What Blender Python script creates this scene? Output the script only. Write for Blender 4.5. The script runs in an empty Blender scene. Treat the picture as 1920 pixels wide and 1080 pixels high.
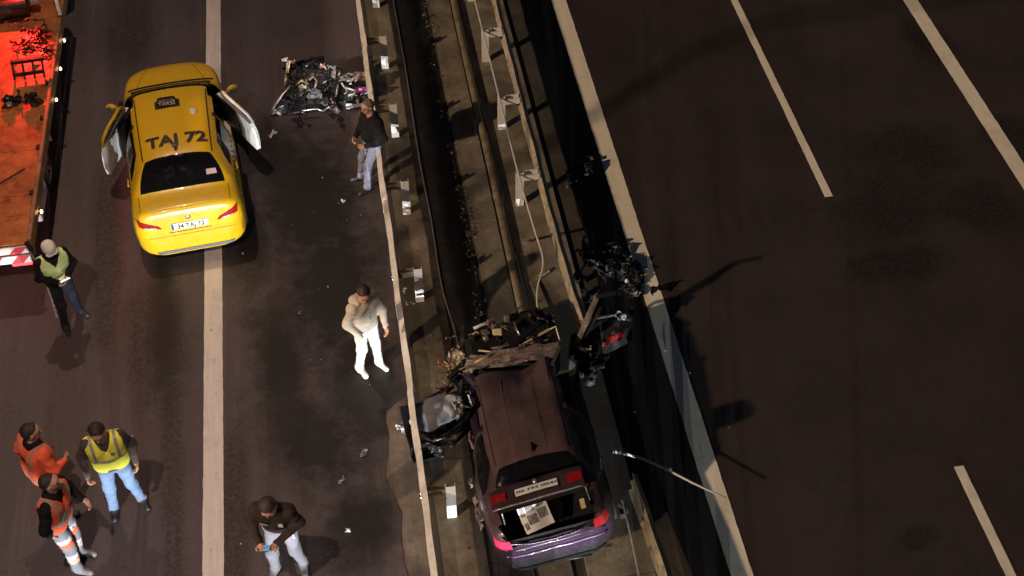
import bpy, bmesh, math, random
import numpy as np
from mathutils import Vector, Matrix, Euler
from mathutils.bvhtree import BVHTree

R = math.radians
scene = bpy.context.scene
col = scene.collection

# ------------------------------------------------------------------ camera, sky, sun, exposure
cam_d = bpy.data.cameras.new('camera')
cam_d.sensor_width = 36.0
cam_d.lens = 44.93
cam_d.clip_end = 3000
cam = bpy.data.objects.new('camera', cam_d)
cam.location = (2.502, -14.373, 14.8)
cam.rotation_euler = (R(90 - 47), 0, R(-9.04))
col.objects.link(cam)
scene.camera = cam

SUN = Vector((1.0, 0.69, -0.62)).normalized()          # direction the light travels
w = bpy.data.worlds.new('World'); scene.world = w; w.use_nodes = True
nt = w.node_tree; nt.nodes.clear()
sky = nt.nodes.new('ShaderNodeTexSky'); sky.sky_type = 'NISHITA'; sky.sun_disc = False
sky.sun_elevation = math.asin(-SUN.z); sky.sun_rotation = math.atan2(-SUN.x, -SUN.y)
bg = nt.nodes.new('ShaderNodeBackground'); bg.inputs['Strength'].default_value = 0.009
wo = nt.nodes.new('ShaderNodeOutputWorld')
nt.links.new(sky.outputs[0], bg.inputs[0]); nt.links.new(bg.outputs[0], wo.inputs[0])

sl = bpy.data.lights.new('sun', 'SUN'); sl.energy = 2.4; sl.angle = R(1.2); sl.color = (1.0, 0.73, 0.49)
so = bpy.data.objects.new('sun', sl); col.objects.link(so)
so.rotation_euler = SUN.to_track_quat('-Z', 'Y').to_euler(); so.location = (-20, -14, 14)

vs = scene.view_settings
vs.view_transform = 'Standard'; vs.look = 'None'; vs.exposure = 0.0; vs.gamma = 1.0; vs.use_curve_mapping = False
scene.cycles.max_bounces = 4; scene.cycles.use_denoising = True
scene.cycles.sample_clamp_indirect = 3.0

rnd = random.Random(7)

# ------------------------------------------------------------------ materials
def newmat(name):
    m = bpy.data.materials.new(name); m.use_nodes = True
    t = m.node_tree; b = t.nodes['Principled BSDF']
    return m, t, b

def nd(t, kind, **kw):
    n = t.nodes.new(kind)
    for k, v in kw.items():
        if hasattr(n, k): setattr(n, k, v)
        else: n.inputs[k.replace('_', ' ')].default_value = v
    return n

def mixc(t, fac, a, b, mode='MIX'):
    n = t.nodes.new('ShaderNodeMix'); n.data_type = 'RGBA'; n.blend_type = mode
    if isinstance(fac, (int, float)): n.inputs[0].default_value = fac
    else: t.links.new(fac, n.inputs[0])
    for i, v in ((6, a), (7, b)):
        if isinstance(v, (tuple, list)): n.inputs[i].default_value = (*v[:3], 1)
        else: t.links.new(v, n.inputs[i])
    return n.outputs[2]

def ramp(t, src, p0, p1, v0=0.0, v1=1.0):
    n = t.nodes.new('ShaderNodeMapRange'); n.clamp = True
    t.links.new(src, n.inputs[0])
    n.inputs[1].default_value = p0; n.inputs[2].default_value = p1
    n.inputs[3].default_value = v0; n.inputs[4].default_value = v1
    return n.outputs[0]

def mathn(t, op, a, b=None):
    n = t.nodes.new('ShaderNodeMath'); n.operation = op
    for i, v in enumerate((a, b)):
        if v is None: continue
        if isinstance(v, (int, float)): n.inputs[i].default_value = v
        else: t.links.new(v, n.inputs[i])
    return n.outputs[0]

def noise(t, vec, scale, detail=4, rough=.55, dist=0.0):
    n = t.nodes.new('ShaderNodeTexNoise')
    n.inputs['Scale'].default_value = scale; n.inputs['Detail'].default_value = detail
    n.inputs['Roughness'].default_value = rough; n.inputs['Distortion'].default_value = dist
    if vec is not None: t.links.new(vec, n.inputs['Vector'])
    return n.outputs[0]

def coords(t, kind='Object', scale=None, rot=None):
    c = t.nodes.new('ShaderNodeTexCoord').outputs[kind]
    if scale or rot:
        m = t.nodes.new('ShaderNodeMapping')
        if scale: m.inputs['Scale'].default_value = scale
        if rot: m.inputs['Rotation'].default_value = rot
        t.links.new(c, m.inputs['Vector']); c = m.outputs[0]
    return c

def M(name, c, rough=.6, metal=0.0, var=.2, scale=5.0, bump=0.0, bscale=60.0, coat=0.0, dirt=0.0, dirtc=(.03, .025, .02), spec=.5, emis=0.0):
    m, t, b = newmat(name)
    vec = coords(t)
    n = noise(t, vec, scale)
    lo = tuple(x * (1 - var) for x in c); hi = tuple(min(1, x * (1 + var)) for x in c)
    out = mixc(t, ramp(t, n, .3, .7), lo, hi)
    if dirt > 0:
        d = noise(t, vec, scale * 2.3, 6, .65)
        out = mixc(t, ramp(t, d, .62 - dirt * .3, .75), out, dirtc)
    t.links.new(out, b.inputs['Base Color'])
    b.inputs['Roughness'].default_value = rough; b.inputs['Metallic'].default_value = metal
    b.inputs['Specular IOR Level'].default_value = spec
    if coat: b.inputs['Coat Weight'].default_value = coat; b.inputs['Coat Roughness'].default_value = .08
    r = noise(t, vec, scale * 4); t.links.new(ramp(t, r, .3, .7, max(.02, rough - .12), min(1, rough + .12)), b.inputs['Roughness'])
    if bump:
        bn = nd(t, 'ShaderNodeBump'); bn.inputs['Strength'].default_value = bump; bn.inputs['Distance'].default_value = .01
        t.links.new(noise(t, vec, bscale), bn.inputs['Height']); t.links.new(bn.outputs[0], b.inputs['Normal'])
    if emis:
        b.inputs['Emission Color'].default_value = (*c, 1); b.inputs['Emission Strength'].default_value = emis
    return m

def blob_mask(t, vec, blobs, nscale=1.5, nz=.9, soft=.35):
    """union of noisy ellipses (x, y, rx, ry, rotation) lying on a flat surface"""
    tot = None
    n = mathn(t, 'MULTIPLY', mathn(t, 'SUBTRACT', noise(t, vec, nscale, 8, .7), .5), nz * 2)
    for (x, y, rx, ry, a) in blobs:
        mp = t.nodes.new('ShaderNodeMapping'); mp.vector_type = 'TEXTURE'
        mp.inputs['Location'].default_value = (x, y, 0); mp.inputs['Rotation'].default_value = (0, 0, R(a))
        mp.inputs['Scale'].default_value = (rx, ry, 1e6)
        t.links.new(vec, mp.inputs[0])
        ln = t.nodes.new('ShaderNodeVectorMath'); ln.operation = 'LENGTH'; t.links.new(mp.outputs[0], ln.inputs[0])
        d = mathn(t, 'ADD', ln.outputs['Value'], n)
        mk = ramp(t, d, 1.0 + soft, 1.0 - soft)
        tot = mk if tot is None else mathn(t, 'MAXIMUM', tot, mk)
    return tot

def asphalt(name, base, stains_or_shade, wet, streak=.35, stain_k=.7):
    m, t, b = newmat(name)
    vec = coords(t)
    fine = noise(t, vec, 90, 3, .6)
    big = noise(t, vec, .7, 6, .6)
    st = noise(t, coords(t, scale=(3.2, .12, 1)), 1.0, 5, .6)
    c1 = mixc(t, ramp(t, big, .3, .7), tuple(x * .72 for x in base), tuple(x * 1.3 for x in base))
    c2 = mixc(t, ramp(t, st, .35, .68, 0, streak), c1, tuple(x * .38 for x in base))
    c3 = mixc(t, ramp(t, fine, .35, .75, 0, .55), c2, tuple(x * 1.8 for x in base))
    gr = ramp(t, noise(t, vec, 150, 2, .5), .62, .72, 0, .75)
    md = noise(t, vec, 16, 5, .7); c3 = mixc(t, ramp(t, md, .5, .72, 0, .55), c3, tuple(x * .45 for x in base))
    ts = noise(t, coords(t, scale=(9, .25, 1), rot=(0, 0, .02)), 1.0, 6, .65); c3 = mixc(t, ramp(t, ts, .56, .7, 0, .4), c3, tuple(x * 1.7 for x in base))
    c3 = mixc(t, gr, c3, tuple(x * 3.2 for x in base))
    rough = ramp(t, big, .3, .7, .62, .8)
    if stains_or_shade:
        sm = blob_mask(t, vec, stains_or_shade)
        c3 = mixc(t, mathn(t, 'MULTIPLY', mathn(t, 'MULTIPLY', sm, stain_k), ramp(t, noise(t, vec, 14, 6, .75), .38, .6, .25, 1)), c3, tuple(x * .16 for x in base))
    if wet:
        wm = blob_mask(t, vec, wet, 3.6, .9, .5)
        c3 = mixc(t, mathn(t, 'MULTIPLY', wm, .92), c3, tuple(x * .10 for x in base))
        rough = mathn(t, 'SUBTRACT', rough, mathn(t, 'MULTIPLY', wm, .1))
    # fine pale cracks
    vo = t.nodes.new('ShaderNodeTexVoronoi'); vo.feature = 'DISTANCE_TO_EDGE'; vo.inputs['Scale'].default_value = .22
    dv = t.nodes.new('ShaderNodeVectorMath'); dv.operation = 'ADD'
    nn = t.nodes.new('ShaderNodeTexNoise'); nn.inputs['Scale'].default_value = 1.3; nn.inputs['Detail'].default_value = 6
    t.links.new(vec, nn.inputs['Vector']); t.links.new(vec, dv.inputs[0]); t.links.new(nn.outputs[1], dv.inputs[1]); t.links.new(dv.outputs[0], vo.inputs['Vector'])
    c3 = mixc(t, ramp(t, vo.outputs[0], .003, .001, 0, .22), c3, tuple(x * .2 for x in base))
    t.links.new(c3, b.inputs['Base Color']); t.links.new(rough, b.inputs['Roughness'])
    b.inputs['Specular IOR Level'].default_value = .35
    bn = nd(t, 'ShaderNodeBump'); bn.inputs['Strength'].default_value = .5; bn.inputs['Distance'].default_value = .006
    t.links.new(fine, bn.inputs['Height']); t.links.new(bn.outputs[0], b.inputs['Normal'])
    return m

def concrete(name, base, dark=.35, stains_or_shade=()):
    m, t, b = newmat(name)
    vec = coords(t)
    big = noise(t, vec, 1.6, 8, .68, .4); mid = noise(t, vec, 7, 6, .6); fine = noise(t, vec, 70, 4)
    c1 = mixc(t, ramp(t, big, .36, .64), tuple(x * dark for x in base), base)
    c2 = mixc(t, ramp(t, mid, .50, .70, 0, .75), c1, tuple(x * .38 for x in base))
    sk = noise(t, coords(t, scale=(5, .5, 1)), 1.3, 6, .65); c2 = mixc(t, ramp(t, sk, .5, .68, 0, .6), c2, tuple(x * .35 for x in base))
    c3 = mixc(t, ramp(t, fine, .4, .7, 0, .35), c2, tuple(min(1, x * 1.35) for x in base))
    if stains_or_shade:
        sm = blob_mask(t, vec, stains_or_shade, 2.0, .9, .3)
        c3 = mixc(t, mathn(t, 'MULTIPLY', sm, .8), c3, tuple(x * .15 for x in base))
    t.links.new(c3, b.inputs['Base Color']); b.inputs['Roughness'].default_value = .85
    bn = nd(t, 'ShaderNodeBump'); bn.inputs['Strength'].default_value = .5; bn.inputs['Distance'].default_value = .01
    t.links.new(mathn(t, 'ADD', fine, mid), bn.inputs['Height']); t.links.new(bn.outputs[0], b.inputs['Normal'])
    return m

def road_paint(name, c, wear=.5):
    m, t, b = newmat(name)
    vec = coords(t)
    n = noise(t, vec, 9, 8, .7); s = noise(t, coords(t, scale=(14, 1.2, 1)), 1, 5); f = noise(t, vec, 120, 2)
    o = mixc(t, ramp(t, s, .3, .75, 0, .5), c, tuple(x * .68 for x in c))
    o = mixc(t, ramp(t, n, .70 - wear * .2, .80 - wear * .2), o, tuple(x * .28 for x in c))
    o = mixc(t, ramp(t, noise(t, vec, 2.2, 6, .7), .5, .7, 0, .35), o, tuple(x * .45 for x in c))
    o = mixc(t, ramp(t, f, .6, .7, 0, .3), o, tuple(x * .5 for x in c))
    t.links.new(o, b.inputs['Base Color']); b.inputs['Roughness'].default_value = .7
    return m

def fabric(name, c, var=.25, rough=.9):
    return M(name, c, rough, 0, var, 9, .35, 45, spec=.15)

MT = {}
MT['yellow'] = M('taxi_yellow', (.74, .455, .012), .34, 0, .03, 2.5, coat=.35)
MT['white_body'] = M('white_primer', (.78, .78, .76), .4, 0, .08, 4, dirt=.1, dirtc=(.3, .28, .25))
MT['purple'] = M('purple_paint', (.040, .019, .050), .38, .2, .16, 3, coat=.35, dirt=.22, dirtc=(.07, .05, .05))
MT['purple_amberlit'] = M('dusty_purple_amberlit', (.062, .032, .040), .42, .2, .25, 4, coat=.25, dirt=.35, dirtc=(.05, .04, .036))  # the car's purple with amber light mixed into the colour
MT['roof_amberlit'] = M('dusty_roof_amberlit', (.105, .062, .066), .5, .2, .25, 2.2, coat=.1, dirt=.35, dirtc=(.09, .07, .055))  # purple roof browned in its colour, as under amber light
MT['glass'] = M('dark_tinted_glass', (.006, .006, .007), .08, 0, .1, 3, spec=.35)
MT['black'] = M('black_plastic', (.014, .013, .014), .5, 0, .3, 8, spec=.4)
MT['gloss_black'] = M('gloss_black', (.012, .012, .014), .22, 0, .3, 8)
MT['rubber'] = M('tyre_rubber', (.012, .012, .012), .85, 0, .3, 8, .3, 30)
MT['grey_plastic'] = M('grey_plastic', (.16, .155, .16), .55, 0, .2, 6, dirt=.15)
MT['silver'] = M('silver_metal', (.52, .51, .5), .34, .75, .25, 9, dirt=.12)
MT['galv'] = M('galvanised_steel', (.64, .59, .53), .6, .15, .2, 4, .2, 40, dirt=.12, dirtc=(.13, .10, .075))
MT['galv_old'] = M('weathered_galvanised_steel', (.40, .34, .26), .65, .15, .3, 4, .3, 40, dirt=.3, dirtc=(.10, .075, .05))
MT['galvpost'] = M('galvanised_post', (.68, .66, .64), .6, .1, .12, 5, dirt=.12, dirtc=(.25, .21, .17))
MT['rust'] = M('rusty_pipe', (.30, .235, .15), .5, .5, .3, 3, .3, 30, dirt=.25, dirtc=(.06, .04, .025))
MT['bare'] = M('torn_bare_metal', (.42, .37, .31), .42, .6, .4, 7, dirt=.35, dirtc=(.05, .04, .035))
MT['darkmetal'] = M('dark_oily_metal', (.045, .04, .04), .4, .5, .5, 9, .3, 30)
MT['cream'] = M('cream_plastic', (.62, .50, .30), .5, 0, .15, 6)
MT['cowl'] = M('dusty_beige_panel', (.30, .235, .19), .5, .2, .5, 9, .3, 30, dirt=.5, dirtc=(.06, .05, .05))
MT['mauve'] = M('dusty_mauve_panel', (.22, .155, .16), .5, .2, .3, 6, dirt=.3, dirtc=(.10, .08, .06))
MT['airbag'] = fabric('grey_airbag_cloth', (.52, .52, .55), .15)
MT['redlamp'] = M('red_lamp_glass', (.34, .010, .014), .2, 0, .15, 6, coat=.6)
MT['dullred'] = M('dull_red_reflector', (.20, .012, .012), .5)
MT['pinklamp'] = M('pale_red_lamp_glass', (.72, .03, .10), .15, 0, .1, 6, coat=.8)
MT['plate'] = M('number_plate_white', (.74, .74, .72), .4, 0, .04, 4)
MT['plateblue'] = M('number_plate_blue', (.02, .07, .32), .4, 0, .05, 4)
MT['ink'] = M('black_ink', (.012, .012, .012), .5, 0, .1, 4)
MT['navyink'] = M('navy_lettering', (.03, .022, .022), .45, 0, .1, 4)
MT['whiteink'] = M('white_lettering', (.85, .85, .83), .5, 0, .03, 4)
MT['dull_shard'] = M('dull_glass_shard', (.16, .16, .165), .3, 0, .3, 30)
MT['shard'] = M('white_plastic_shard', (.58, .58, .60), .4, 0, .1, 9)
MT['steel_white'] = M('white_painted_frame', (.6, .58, .58), .5, .1, .15, 5, dirt=.2)
MT['deck'] = M('orange_steel_deck', (.44, .15, .045), .45, .2, .35, 2.2, .4, 22, dirt=.3, dirtc=(.15, .05, .02))
MT['deckrail'] = M('worn_orange_brown_rail', (.33, .19, .10), .5, .3, .3, 3, dirt=.2)
MT['skin'] = M('skin', (.50, .27, .19), .55, 0, .08, 9, spec=.35)
MT['lips'] = M('lips', (.32, .11, .09), .5, 0, .05, 9)
MT['eye'] = M('eye_dark', (.03, .02, .018), .3, 0, .05, 9)
MT['brown_hair'] = M('dark_brown_hair', (.022, .014, .010), .6, 0, .5, 40, .6, 90)
MT['grey_hair'] = M('greying_hair', (.15, .11, .085), .65, 0, .5, 40, .6, 90)
MT['taillit'] = M('lit_red_tail_lamp', (1.0, .03, .04), .4, emis=6.0)
MT['amberlit'] = M('lit_amber_marker', (1.0, .62, .28), .4, emis=16.0)
MT['pinkmetal'] = M('pinkish_bare_metal', (.50, .33, .32), .4, .4, .3, 9)
MT['purplebright'] = M('bright_purple_paint', (.36, .10, .40), .3, .2, .2, 6, coat=.5)  # much lighter purple than the body panels
MT['pinksticker'] = M('pink_sticker', (.7, .48, .48), .5)
MT['screen'] = M('lit_phone_screen', (.80, 1.0, .93), .3, 0, 0, 2, emis=5.0)
MT['bluescreen'] = M('lit_blue_phone_screen', (.12, .42, .75), .3, 0, 0, 2, emis=.5)

MT['whitelit'] = M('lit_white_lens', (.95, .97, 1), .3, emis=8)
MT['reflective'] = M('grey_reflective_tape', (.30, .28, .26), .45, 0, .15, 10)
MT['reflective_white'] = M('pale_reflective_tape', (.66, .64, .62), .45, 0, .1, 10)
MT['hv_yellow'] = fabric('yellow_high_visibility', (.88, .88, .11), .1)
MT['hv_lime'] = fabric('lime_high_visibility', (.72, .88, .42), .12)
MT['hv_orange'] = fabric('orange_high_visibility', (.95, .16, .075), .1)
MT['black_cloth'] = fabric('black_cloth', (.013, .012, .014))
MT['brown_cloth'] = fabric('dark_brown_jacket', (.035, .024, .022))
MT['navy_cloth'] = fabric('navy_cloth', (.022, .024, .038))
MT['cream_cloth'] = fabric('cream_cloth', (.50, .45, .38), .06)
MT['white_cloth'] = fabric('off_white_cloth', (.78, .76, .73), .05)
MT['jeans'] = fabric('blue_jeans', (.17, .25, .42), .2)
MT['pale_jeans'] = fabric('pale_grey_blue_jeans', (.20, .215, .31), .15)
MT['grey_trousers'] = fabric('light_grey_trousers', (.20, .20, .235), .12)
MT['work_grey'] = fabric('grey_work_trousers', (.20, .21, .26), .15)
MT['grey_sleeve'] = fabric('grey_brown_sleeve', (.075, .062, .058))
MT['dark_shoe'] = M('dark_shoe', (.02, .018, .018), .55, 0, .2, 20)
MT['grey_shoe'] = M('grey_shoe', (.16, .15, .155), .6, 0, .3, 20)
MT['white_shoe'] = M('white_shoe', (.80, .79, .78), .5, 0, .05, 20)
MT['grey_cap'] = fabric('pale_grey_cap', (.80, .76, .74), .15)
MT['hood_grey'] = fabric('grey_hood_lining', (.20, .19, .18), .2)
MT['peach'] = fabric('faded_peach_band', (.70, .40, .34), .1)

# ------------------------------------------------------------------ mesh helpers
class MB:
    def __init__(s): s.v = []; s.f = []; s.mi = []
    def add(s, vs, fs, mi=0):
        o = len(s.v); s.v += [tuple(x) for x in vs]
        for f in fs: s.f.append([i + o for i in f]); s.mi.append(mi)
        return s
    def box(s, c, size, rot=None, mi=0, bev=0.0):
        hx, hy, hz = (size[0] / 2, size[1] / 2, size[2] / 2)
        if bev > 0:
            b = min(bev, hx * .9, hy * .9, hz * .9); vs = []; 
            for sz in (-1, 1):
                for (x, y) in ((-1, -1), (1, -1), (1, 1), (-1, 1)): vs.append((x * (hx - b), y * (hy - b), sz * hz))
            for sz in (-1, 1):
                for (x, y) in ((-1, -1), (1, -1), (1, 1), (-1, 1)):
                    vs.append((x * (hx - b), y * hy, sz * (hz - b))); vs.append((x * hx, y * (hy - b), sz * (hz - b)))
            bm = bmesh.new()
            for q in vs: bm.verts.new(q)
            r = bmesh.ops.convex_hull(bm, input=bm.verts[:])
            bm.verts.index_update()
            vv = [v.co.copy() for v in bm.verts]; ff = [[v.index for v in f.verts] for f in bm.faces]
            bm.free()
        else:
            vv = [Vector((x * hx, y * hy, z * hz)) for z in (-1, 1) for (x, y) in ((-1, -1), (1, -1), (1, 1), (-1, 1))]
            ff = [(3, 2, 1, 0), (4, 5, 6, 7), (0, 1, 5, 4), (1, 2, 6, 5), (2, 3, 7, 6), (3, 0, 4, 7)]
        m = (Euler(rot).to_matrix() if rot is not None and not isinstance(rot, Matrix) else (rot if rot is not None else Matrix.Identity(3)))
        c = Vector(c)
        return s.add([m @ Vector(q) + c for q in vv], ff, mi)
    def tube(s, pts, r, n=8, mi=0, cap=True):
        pts = [Vector(p) for p in pts]; k = len(pts)
        rs = r if isinstance(r, (list, tuple)) else [r] * k
        t0 = (pts[1] - pts[0]).normalized()
        up = Vector((0, 0, 1)) if abs(t0.z) < .9 else Vector((1, 0, 0))
        a = t0.cross(up).normalized(); vs = []; fs = []
        for i in range(k):
            t = (pts[min(i + 1, k - 1)] - pts[max(i - 1, 0)])
            t = t.normalized() if t.length > 1e-9 else t0
            a = (a - t * a.dot(t)).normalized(); b = t.cross(a)
            for j in range(n):
                an = 2 * math.pi * j / n
                vs.append(pts[i] + (a * math.cos(an) + b * math.sin(an)) * rs[i])
        for i in range(k - 1):
            for j in range(n):
                fs.append((i * n + j, i * n + (j + 1) % n, (i + 1) * n + (j + 1) % n, (i + 1) * n + j))
        if cap: fs.append(tuple(range(n - 1, -1, -1))); fs.append(tuple((k - 1) * n + j for j in range(n)))
        return s.add(vs, fs, mi)
    def bar(s, a, b, wd, th, mi=0, upv=(0, 0, 1)):
        a = Vector(a); b = Vector(b); d = b - a; L = d.length; d.normalize()
        u = Vector(upv)
        if abs(u.dot(d)) > .95: u = Vector((1, 0, 0))
        x = d.cross(u).normalized(); z = x.cross(d)
        m = Matrix((x, d, z)).transposed()
        return s.box((a + b) / 2, (wd, L, th), m, mi)
    def sheet(s, nx, ny, fn, th=.006, mi=0, mi2=None):
        """solid sheet: fn(u,v) -> point ; thickness along the local normal"""
        P = [[Vector(fn(i / nx, j / ny)) for i in range(nx + 1)] for j in range(ny + 1)]
        def nrm(i, j):
            a = P[j][min(i + 1, nx)] - P[j][max(i - 1, 0)]; b = P[min(j + 1, ny)][i] - P[max(j - 1, 0)][i]
            n = a.cross(b); return n.normalized() if n.length > 1e-12 else Vector((0, 0, 1))
        top = [P[j][i] for j in range(ny + 1) for i in range(nx + 1)]
        bot = [P[j][i] - nrm(i, j) * th for j in range(ny + 1) for i in range(nx + 1)]
        N = len(top); id = lambda i, j: j * (nx + 1) + i
        ft = []; fb = []; fr = []
        for j in range(ny):
            for i in range(nx):
                q = (id(i, j), id(i + 1, j), id(i + 1, j + 1), id(i, j + 1))
                ft.append(q); fb.append(tuple(N + k for k in reversed(q)))
        for i in range(nx):
            fr.append((id(i + 1, 0), id(i, 0), N + id(i, 0), N + id(i + 1, 0)))
            fr.append((id(i, ny), id(i + 1, ny), N + id(i + 1, ny), N + id(i, ny)))
        for j in range(ny):
            fr.append((id(0, j), id(0, j + 1), N + id(0, j + 1), N + id(0, j)))
            fr.append((id(nx, j + 1), id(nx, j), N + id(nx, j), N + id(nx, j + 1)))
        s.add(top + bot, ft + fr, mi)
        o = len(s.v) - 2 * N
        for f in fb: s.f.append([k + o for k in f]); s.mi.append(mi if mi2 is None else mi2)
        return s
    def ball(s, c, r, nu=12, nv=8, mi=0, rot=None):
        r = (r, r, r) if isinstance(r, (int, float)) else r
        m = Euler(rot).to_matrix() if rot else Matrix.Identity(3); c = Vector(c)
        vs = [c + m @ Vector((0, 0, -r[2]))]; fs = []
        for j in range(1, nv):
            a = -math.pi / 2 + math.pi * j / nv
            for i in range(nu):
                b = 2 * math.pi * i / nu
                vs.append(c + m @ Vector((r[0] * math.cos(a) * math.cos(b), r[1] * math.cos(a) * math.sin(b), r[2] * math.sin(a))))
        vs.append(c + m @ Vector((0, 0, r[2]))); L = len(vs) - 1
        for i in range(nu):
            fs.append((0, 1 + (i + 1) % nu, 1 + i)); fs.append((L, L - nu + i, L - nu + (i + 1) % nu))
        for j in range(nv - 2):
            for i in range(nu):
                a = 1 + j * nu + i; b = 1 + j * nu + (i + 1) % nu
                fs.append((a, b, b + nu, a + nu))
        return s.add(vs, fs, mi)
    def build(s, name, mats, parent=None, smooth=False, sharp=None):
        me = bpy.data.meshes.new(name); me.from_pydata(s.v, [], s.f)
        mats = mats if isinstance(mats, (list, tuple)) else [mats]
        for m in mats: me.materials.append(MT[m] if isinstance(m, str) else m)
        if len(mats) > 1: me.polygons.foreach_set('material_index', s.mi)
        if smooth: me.polygons.foreach_set('use_smooth', [True] * len(me.polygons))
        me.update()
        if sharp: me.set_sharp_from_angle(angle=R(sharp))
        o = bpy.data.objects.new(name, me); col.objects.link(o)
        if parent: o.parent = parent
        return o

def empty(name, loc, rz=0.0, rot=None):
    o = bpy.data.objects.new(name, None); o.empty_display_size = .2
    o.location = loc; o.rotation_euler = rot if rot else (0, 0, rz); col.objects.link(o); return o

def tag(o, label, cat, group=None, kind=None):
    o['label'] = label; o['category'] = cat
    if group: o['group'] = group
    if kind: o['kind'] = kind
    return o

def copy_tree(o, parent=None):
    c = o.copy(); col.objects.link(c); c.parent = parent
    for ch in list(o.children): copy_tree(ch, c)
    return c

def flat(name, x0, x1, y0, y1, z, mat, kind='structure', nx=1, ny=1, parent=None):
    b = MB()
    vs = [(x0 + (x1 - x0) * i / nx, y0 + (y1 - y0) * j / ny, z) for j in range(ny + 1) for i in range(nx + 1)]
    fs = [(j * (nx + 1) + i, j * (nx + 1) + i + 1, (j + 1) * (nx + 1) + i + 1, (j + 1) * (nx + 1) + i) for j in range(ny) for i in range(nx)]
    o = b.add(vs, fs).build(name, mat, parent)
    if kind and not parent: o['kind'] = kind
    return o

_fonts = {}
def text_mesh(txt, size=1.0, bold=.0):
    """flat text as (verts, faces), centred on the origin, `size` = cap height"""
    cu = bpy.data.curves.new('txt', 'FONT'); cu.body = txt; cu.size = 1.0; cu.offset = bold; cu.resolution_u = 3
    cu.align_x = 'CENTER'
    o = bpy.data.objects.new('txt', cu); col.objects.link(o)
    dg = bpy.context.evaluated_depsgraph_get(); dg.update()
    me = bpy.data.meshes.new_from_object(o.evaluated_get(dg))
    vs = [v.co.copy() for v in me.vertices]; fs = [list(p.vertices) for p in me.polygons]
    bpy.data.objects.remove(o); bpy.data.curves.remove(cu); bpy.data.meshes.remove(me)
    xs = [v.x for v in vs]; cx = (min(xs) + max(xs)) / 2
    return [((v.x - cx) * size / .69, (v.y - .345) * size / .69) for v in vs], fs

def wob(p, s, amp, seed=0):
    """smooth pseudo random displacement"""
    x, y, z = (p[0] * s + seed * 3.1, p[1] * s + seed * 1.7, p[2] * s - seed * 2.3)
    return Vector((math.sin(x * 1.7 + math.sin(y * 2.3 + seed)) + .5 * math.sin(y * 4.1 + z * 3.3 + seed),
                   math.sin(y * 1.9 + math.sin(z * 2.1 + seed * 2)) + .5 * math.sin(z * 3.7 + x * 3.9),
                   math.sin(z * 1.6 + math.sin(x * 2.7 + seed * 3)) + .5 * math.sin(x * 4.5 + y * 3.1 + seed))) * amp

def crumple(mb, c, size, rot=(0, 0, 0), seed=0, amp=.05, n=8, th=.006, mi=0, s=5.0, curve=0.0):
    """crumpled metal or plastic sheet with sharp folds"""
    m = Euler(rot).to_matrix(); c = Vector(c); r = random.Random(seed)
    H = [[r.uniform(-1, 1) for i in range(n + 1)] for j in range(n + 1)]
    E = [[r.uniform(-.35, .35) / n for i in range(2 * n + 2)] for j in range(n + 1)]
    def fn(u, v):
        i = round(u * n); j = round(v * n)
        e = 2.2 if (i in (0, n) or j in (0, n)) else 1.0
        x = (u - .5 + E[j][2 * i] * e) * size[0]; y = (v - .5 + E[j][2 * i + 1] * e) * size[1]
        z = H[j][i] * amp + math.sin(u * s + seed) * math.cos(v * s * .8 + seed) * amp * 1.2 + curve * ((u - .5) ** 2 + (v - .5) ** 2) * 4
        return m @ Vector((x, y, z)) + c
    return mb.sheet(n, n, fn, th, mi)

def piece(name, parent, mat, fn, smooth=False, sharp=None):
    b = MB(); fn(b); return b.build(name, mat, parent, smooth, sharp)
# ------------------------------------------------------------------ ground, roads, median
WET_L = [(1.6, 1.8, 1.0, 1.9, 8), (1.0, 3.0, .7, 1.0, 20), (1.9, -.2, .85, 1.8, -6), (2.2, -2.4, .6, 1.5, 5), (.6, 1.0, .4, 1.1, 0), (1.4, -3.2, .6, 1.0, 30), (2.0, -4.7, .5, .6, 0), (1.0, -1.8, .35, 1.3, 4), (-.75, -.6, .22, 1.5, 3)]
ST_L = [(-.9, -.9, .5, 1.4, 4), (-1.6, 7.2, .5, 1.3, 0), (.65, -.75, .3, .22, 0), (1.0, -1.6, .25, 1.6, 3), (-1.7, 1.0, .25, 2.4, 3), (-.55, -3.6, .16, 2.6, 2), (.3, -4.4, .2, 1.8, 0), (1.9, -5.0, .35, .7, -40)]
ST_R = [(12.1, 1.5, .9, .7, 0), (11.3, .2, 1.2, .7, 35), (12.6, -.1, .9, .6, -20), (14.0, 1.6, .45, .5, 0), (10.9, -1.2, .9, .4, 0), (9.3, -6.1, .30, .16, 10), (13.6, 4.6, .4, .7, 0)]
MT['asphaltL'] = asphalt('left_asphalt', (.084, .066, .067), ST_L, WET_L)
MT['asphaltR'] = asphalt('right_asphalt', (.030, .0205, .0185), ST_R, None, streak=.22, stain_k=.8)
MT['conc'] = concrete('median_concrete', (.235, .19, .135), .26, [(3.3, 2.6, .25, .8, 0), (3.2, -.9, .3, 1.3, 10), (5.0, -1.2, .5, .5, 0), (4.3, -1.6, .6, .7, 0), (5.45, -3.7, .5, 1.5, 0), (5.3, -2.2, .5, .7, 0), (3.1, -3.2, .35, .4, 0)])  # long blob right of the wreck deepens its shadow in the colour
MT['conc2'] = concrete('dirty_concrete', (.15, .12, .088), .3, [(4.0, 0, .2, 6, 0), (4.6, -1.5, .7, .8, 0)])
MT['dirt'] = concrete('median_dirt', (.06, .050, .038), .4, [(5.9, -3.5, .5, 2.2, 0)])  # painted dark where the wreck's shadow falls
MT['shoulder'] = concrete('broken_shoulder', (.19, .155, .125), .45, [(2.7, -1.6, .3, .8, 0), (3.0, -3.0, .3, .5, 0), (2.6, -6, .3, .5, 0)])
MT['paintL'] = road_paint('road_paint', (.82, .76, .71), .5)
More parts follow.
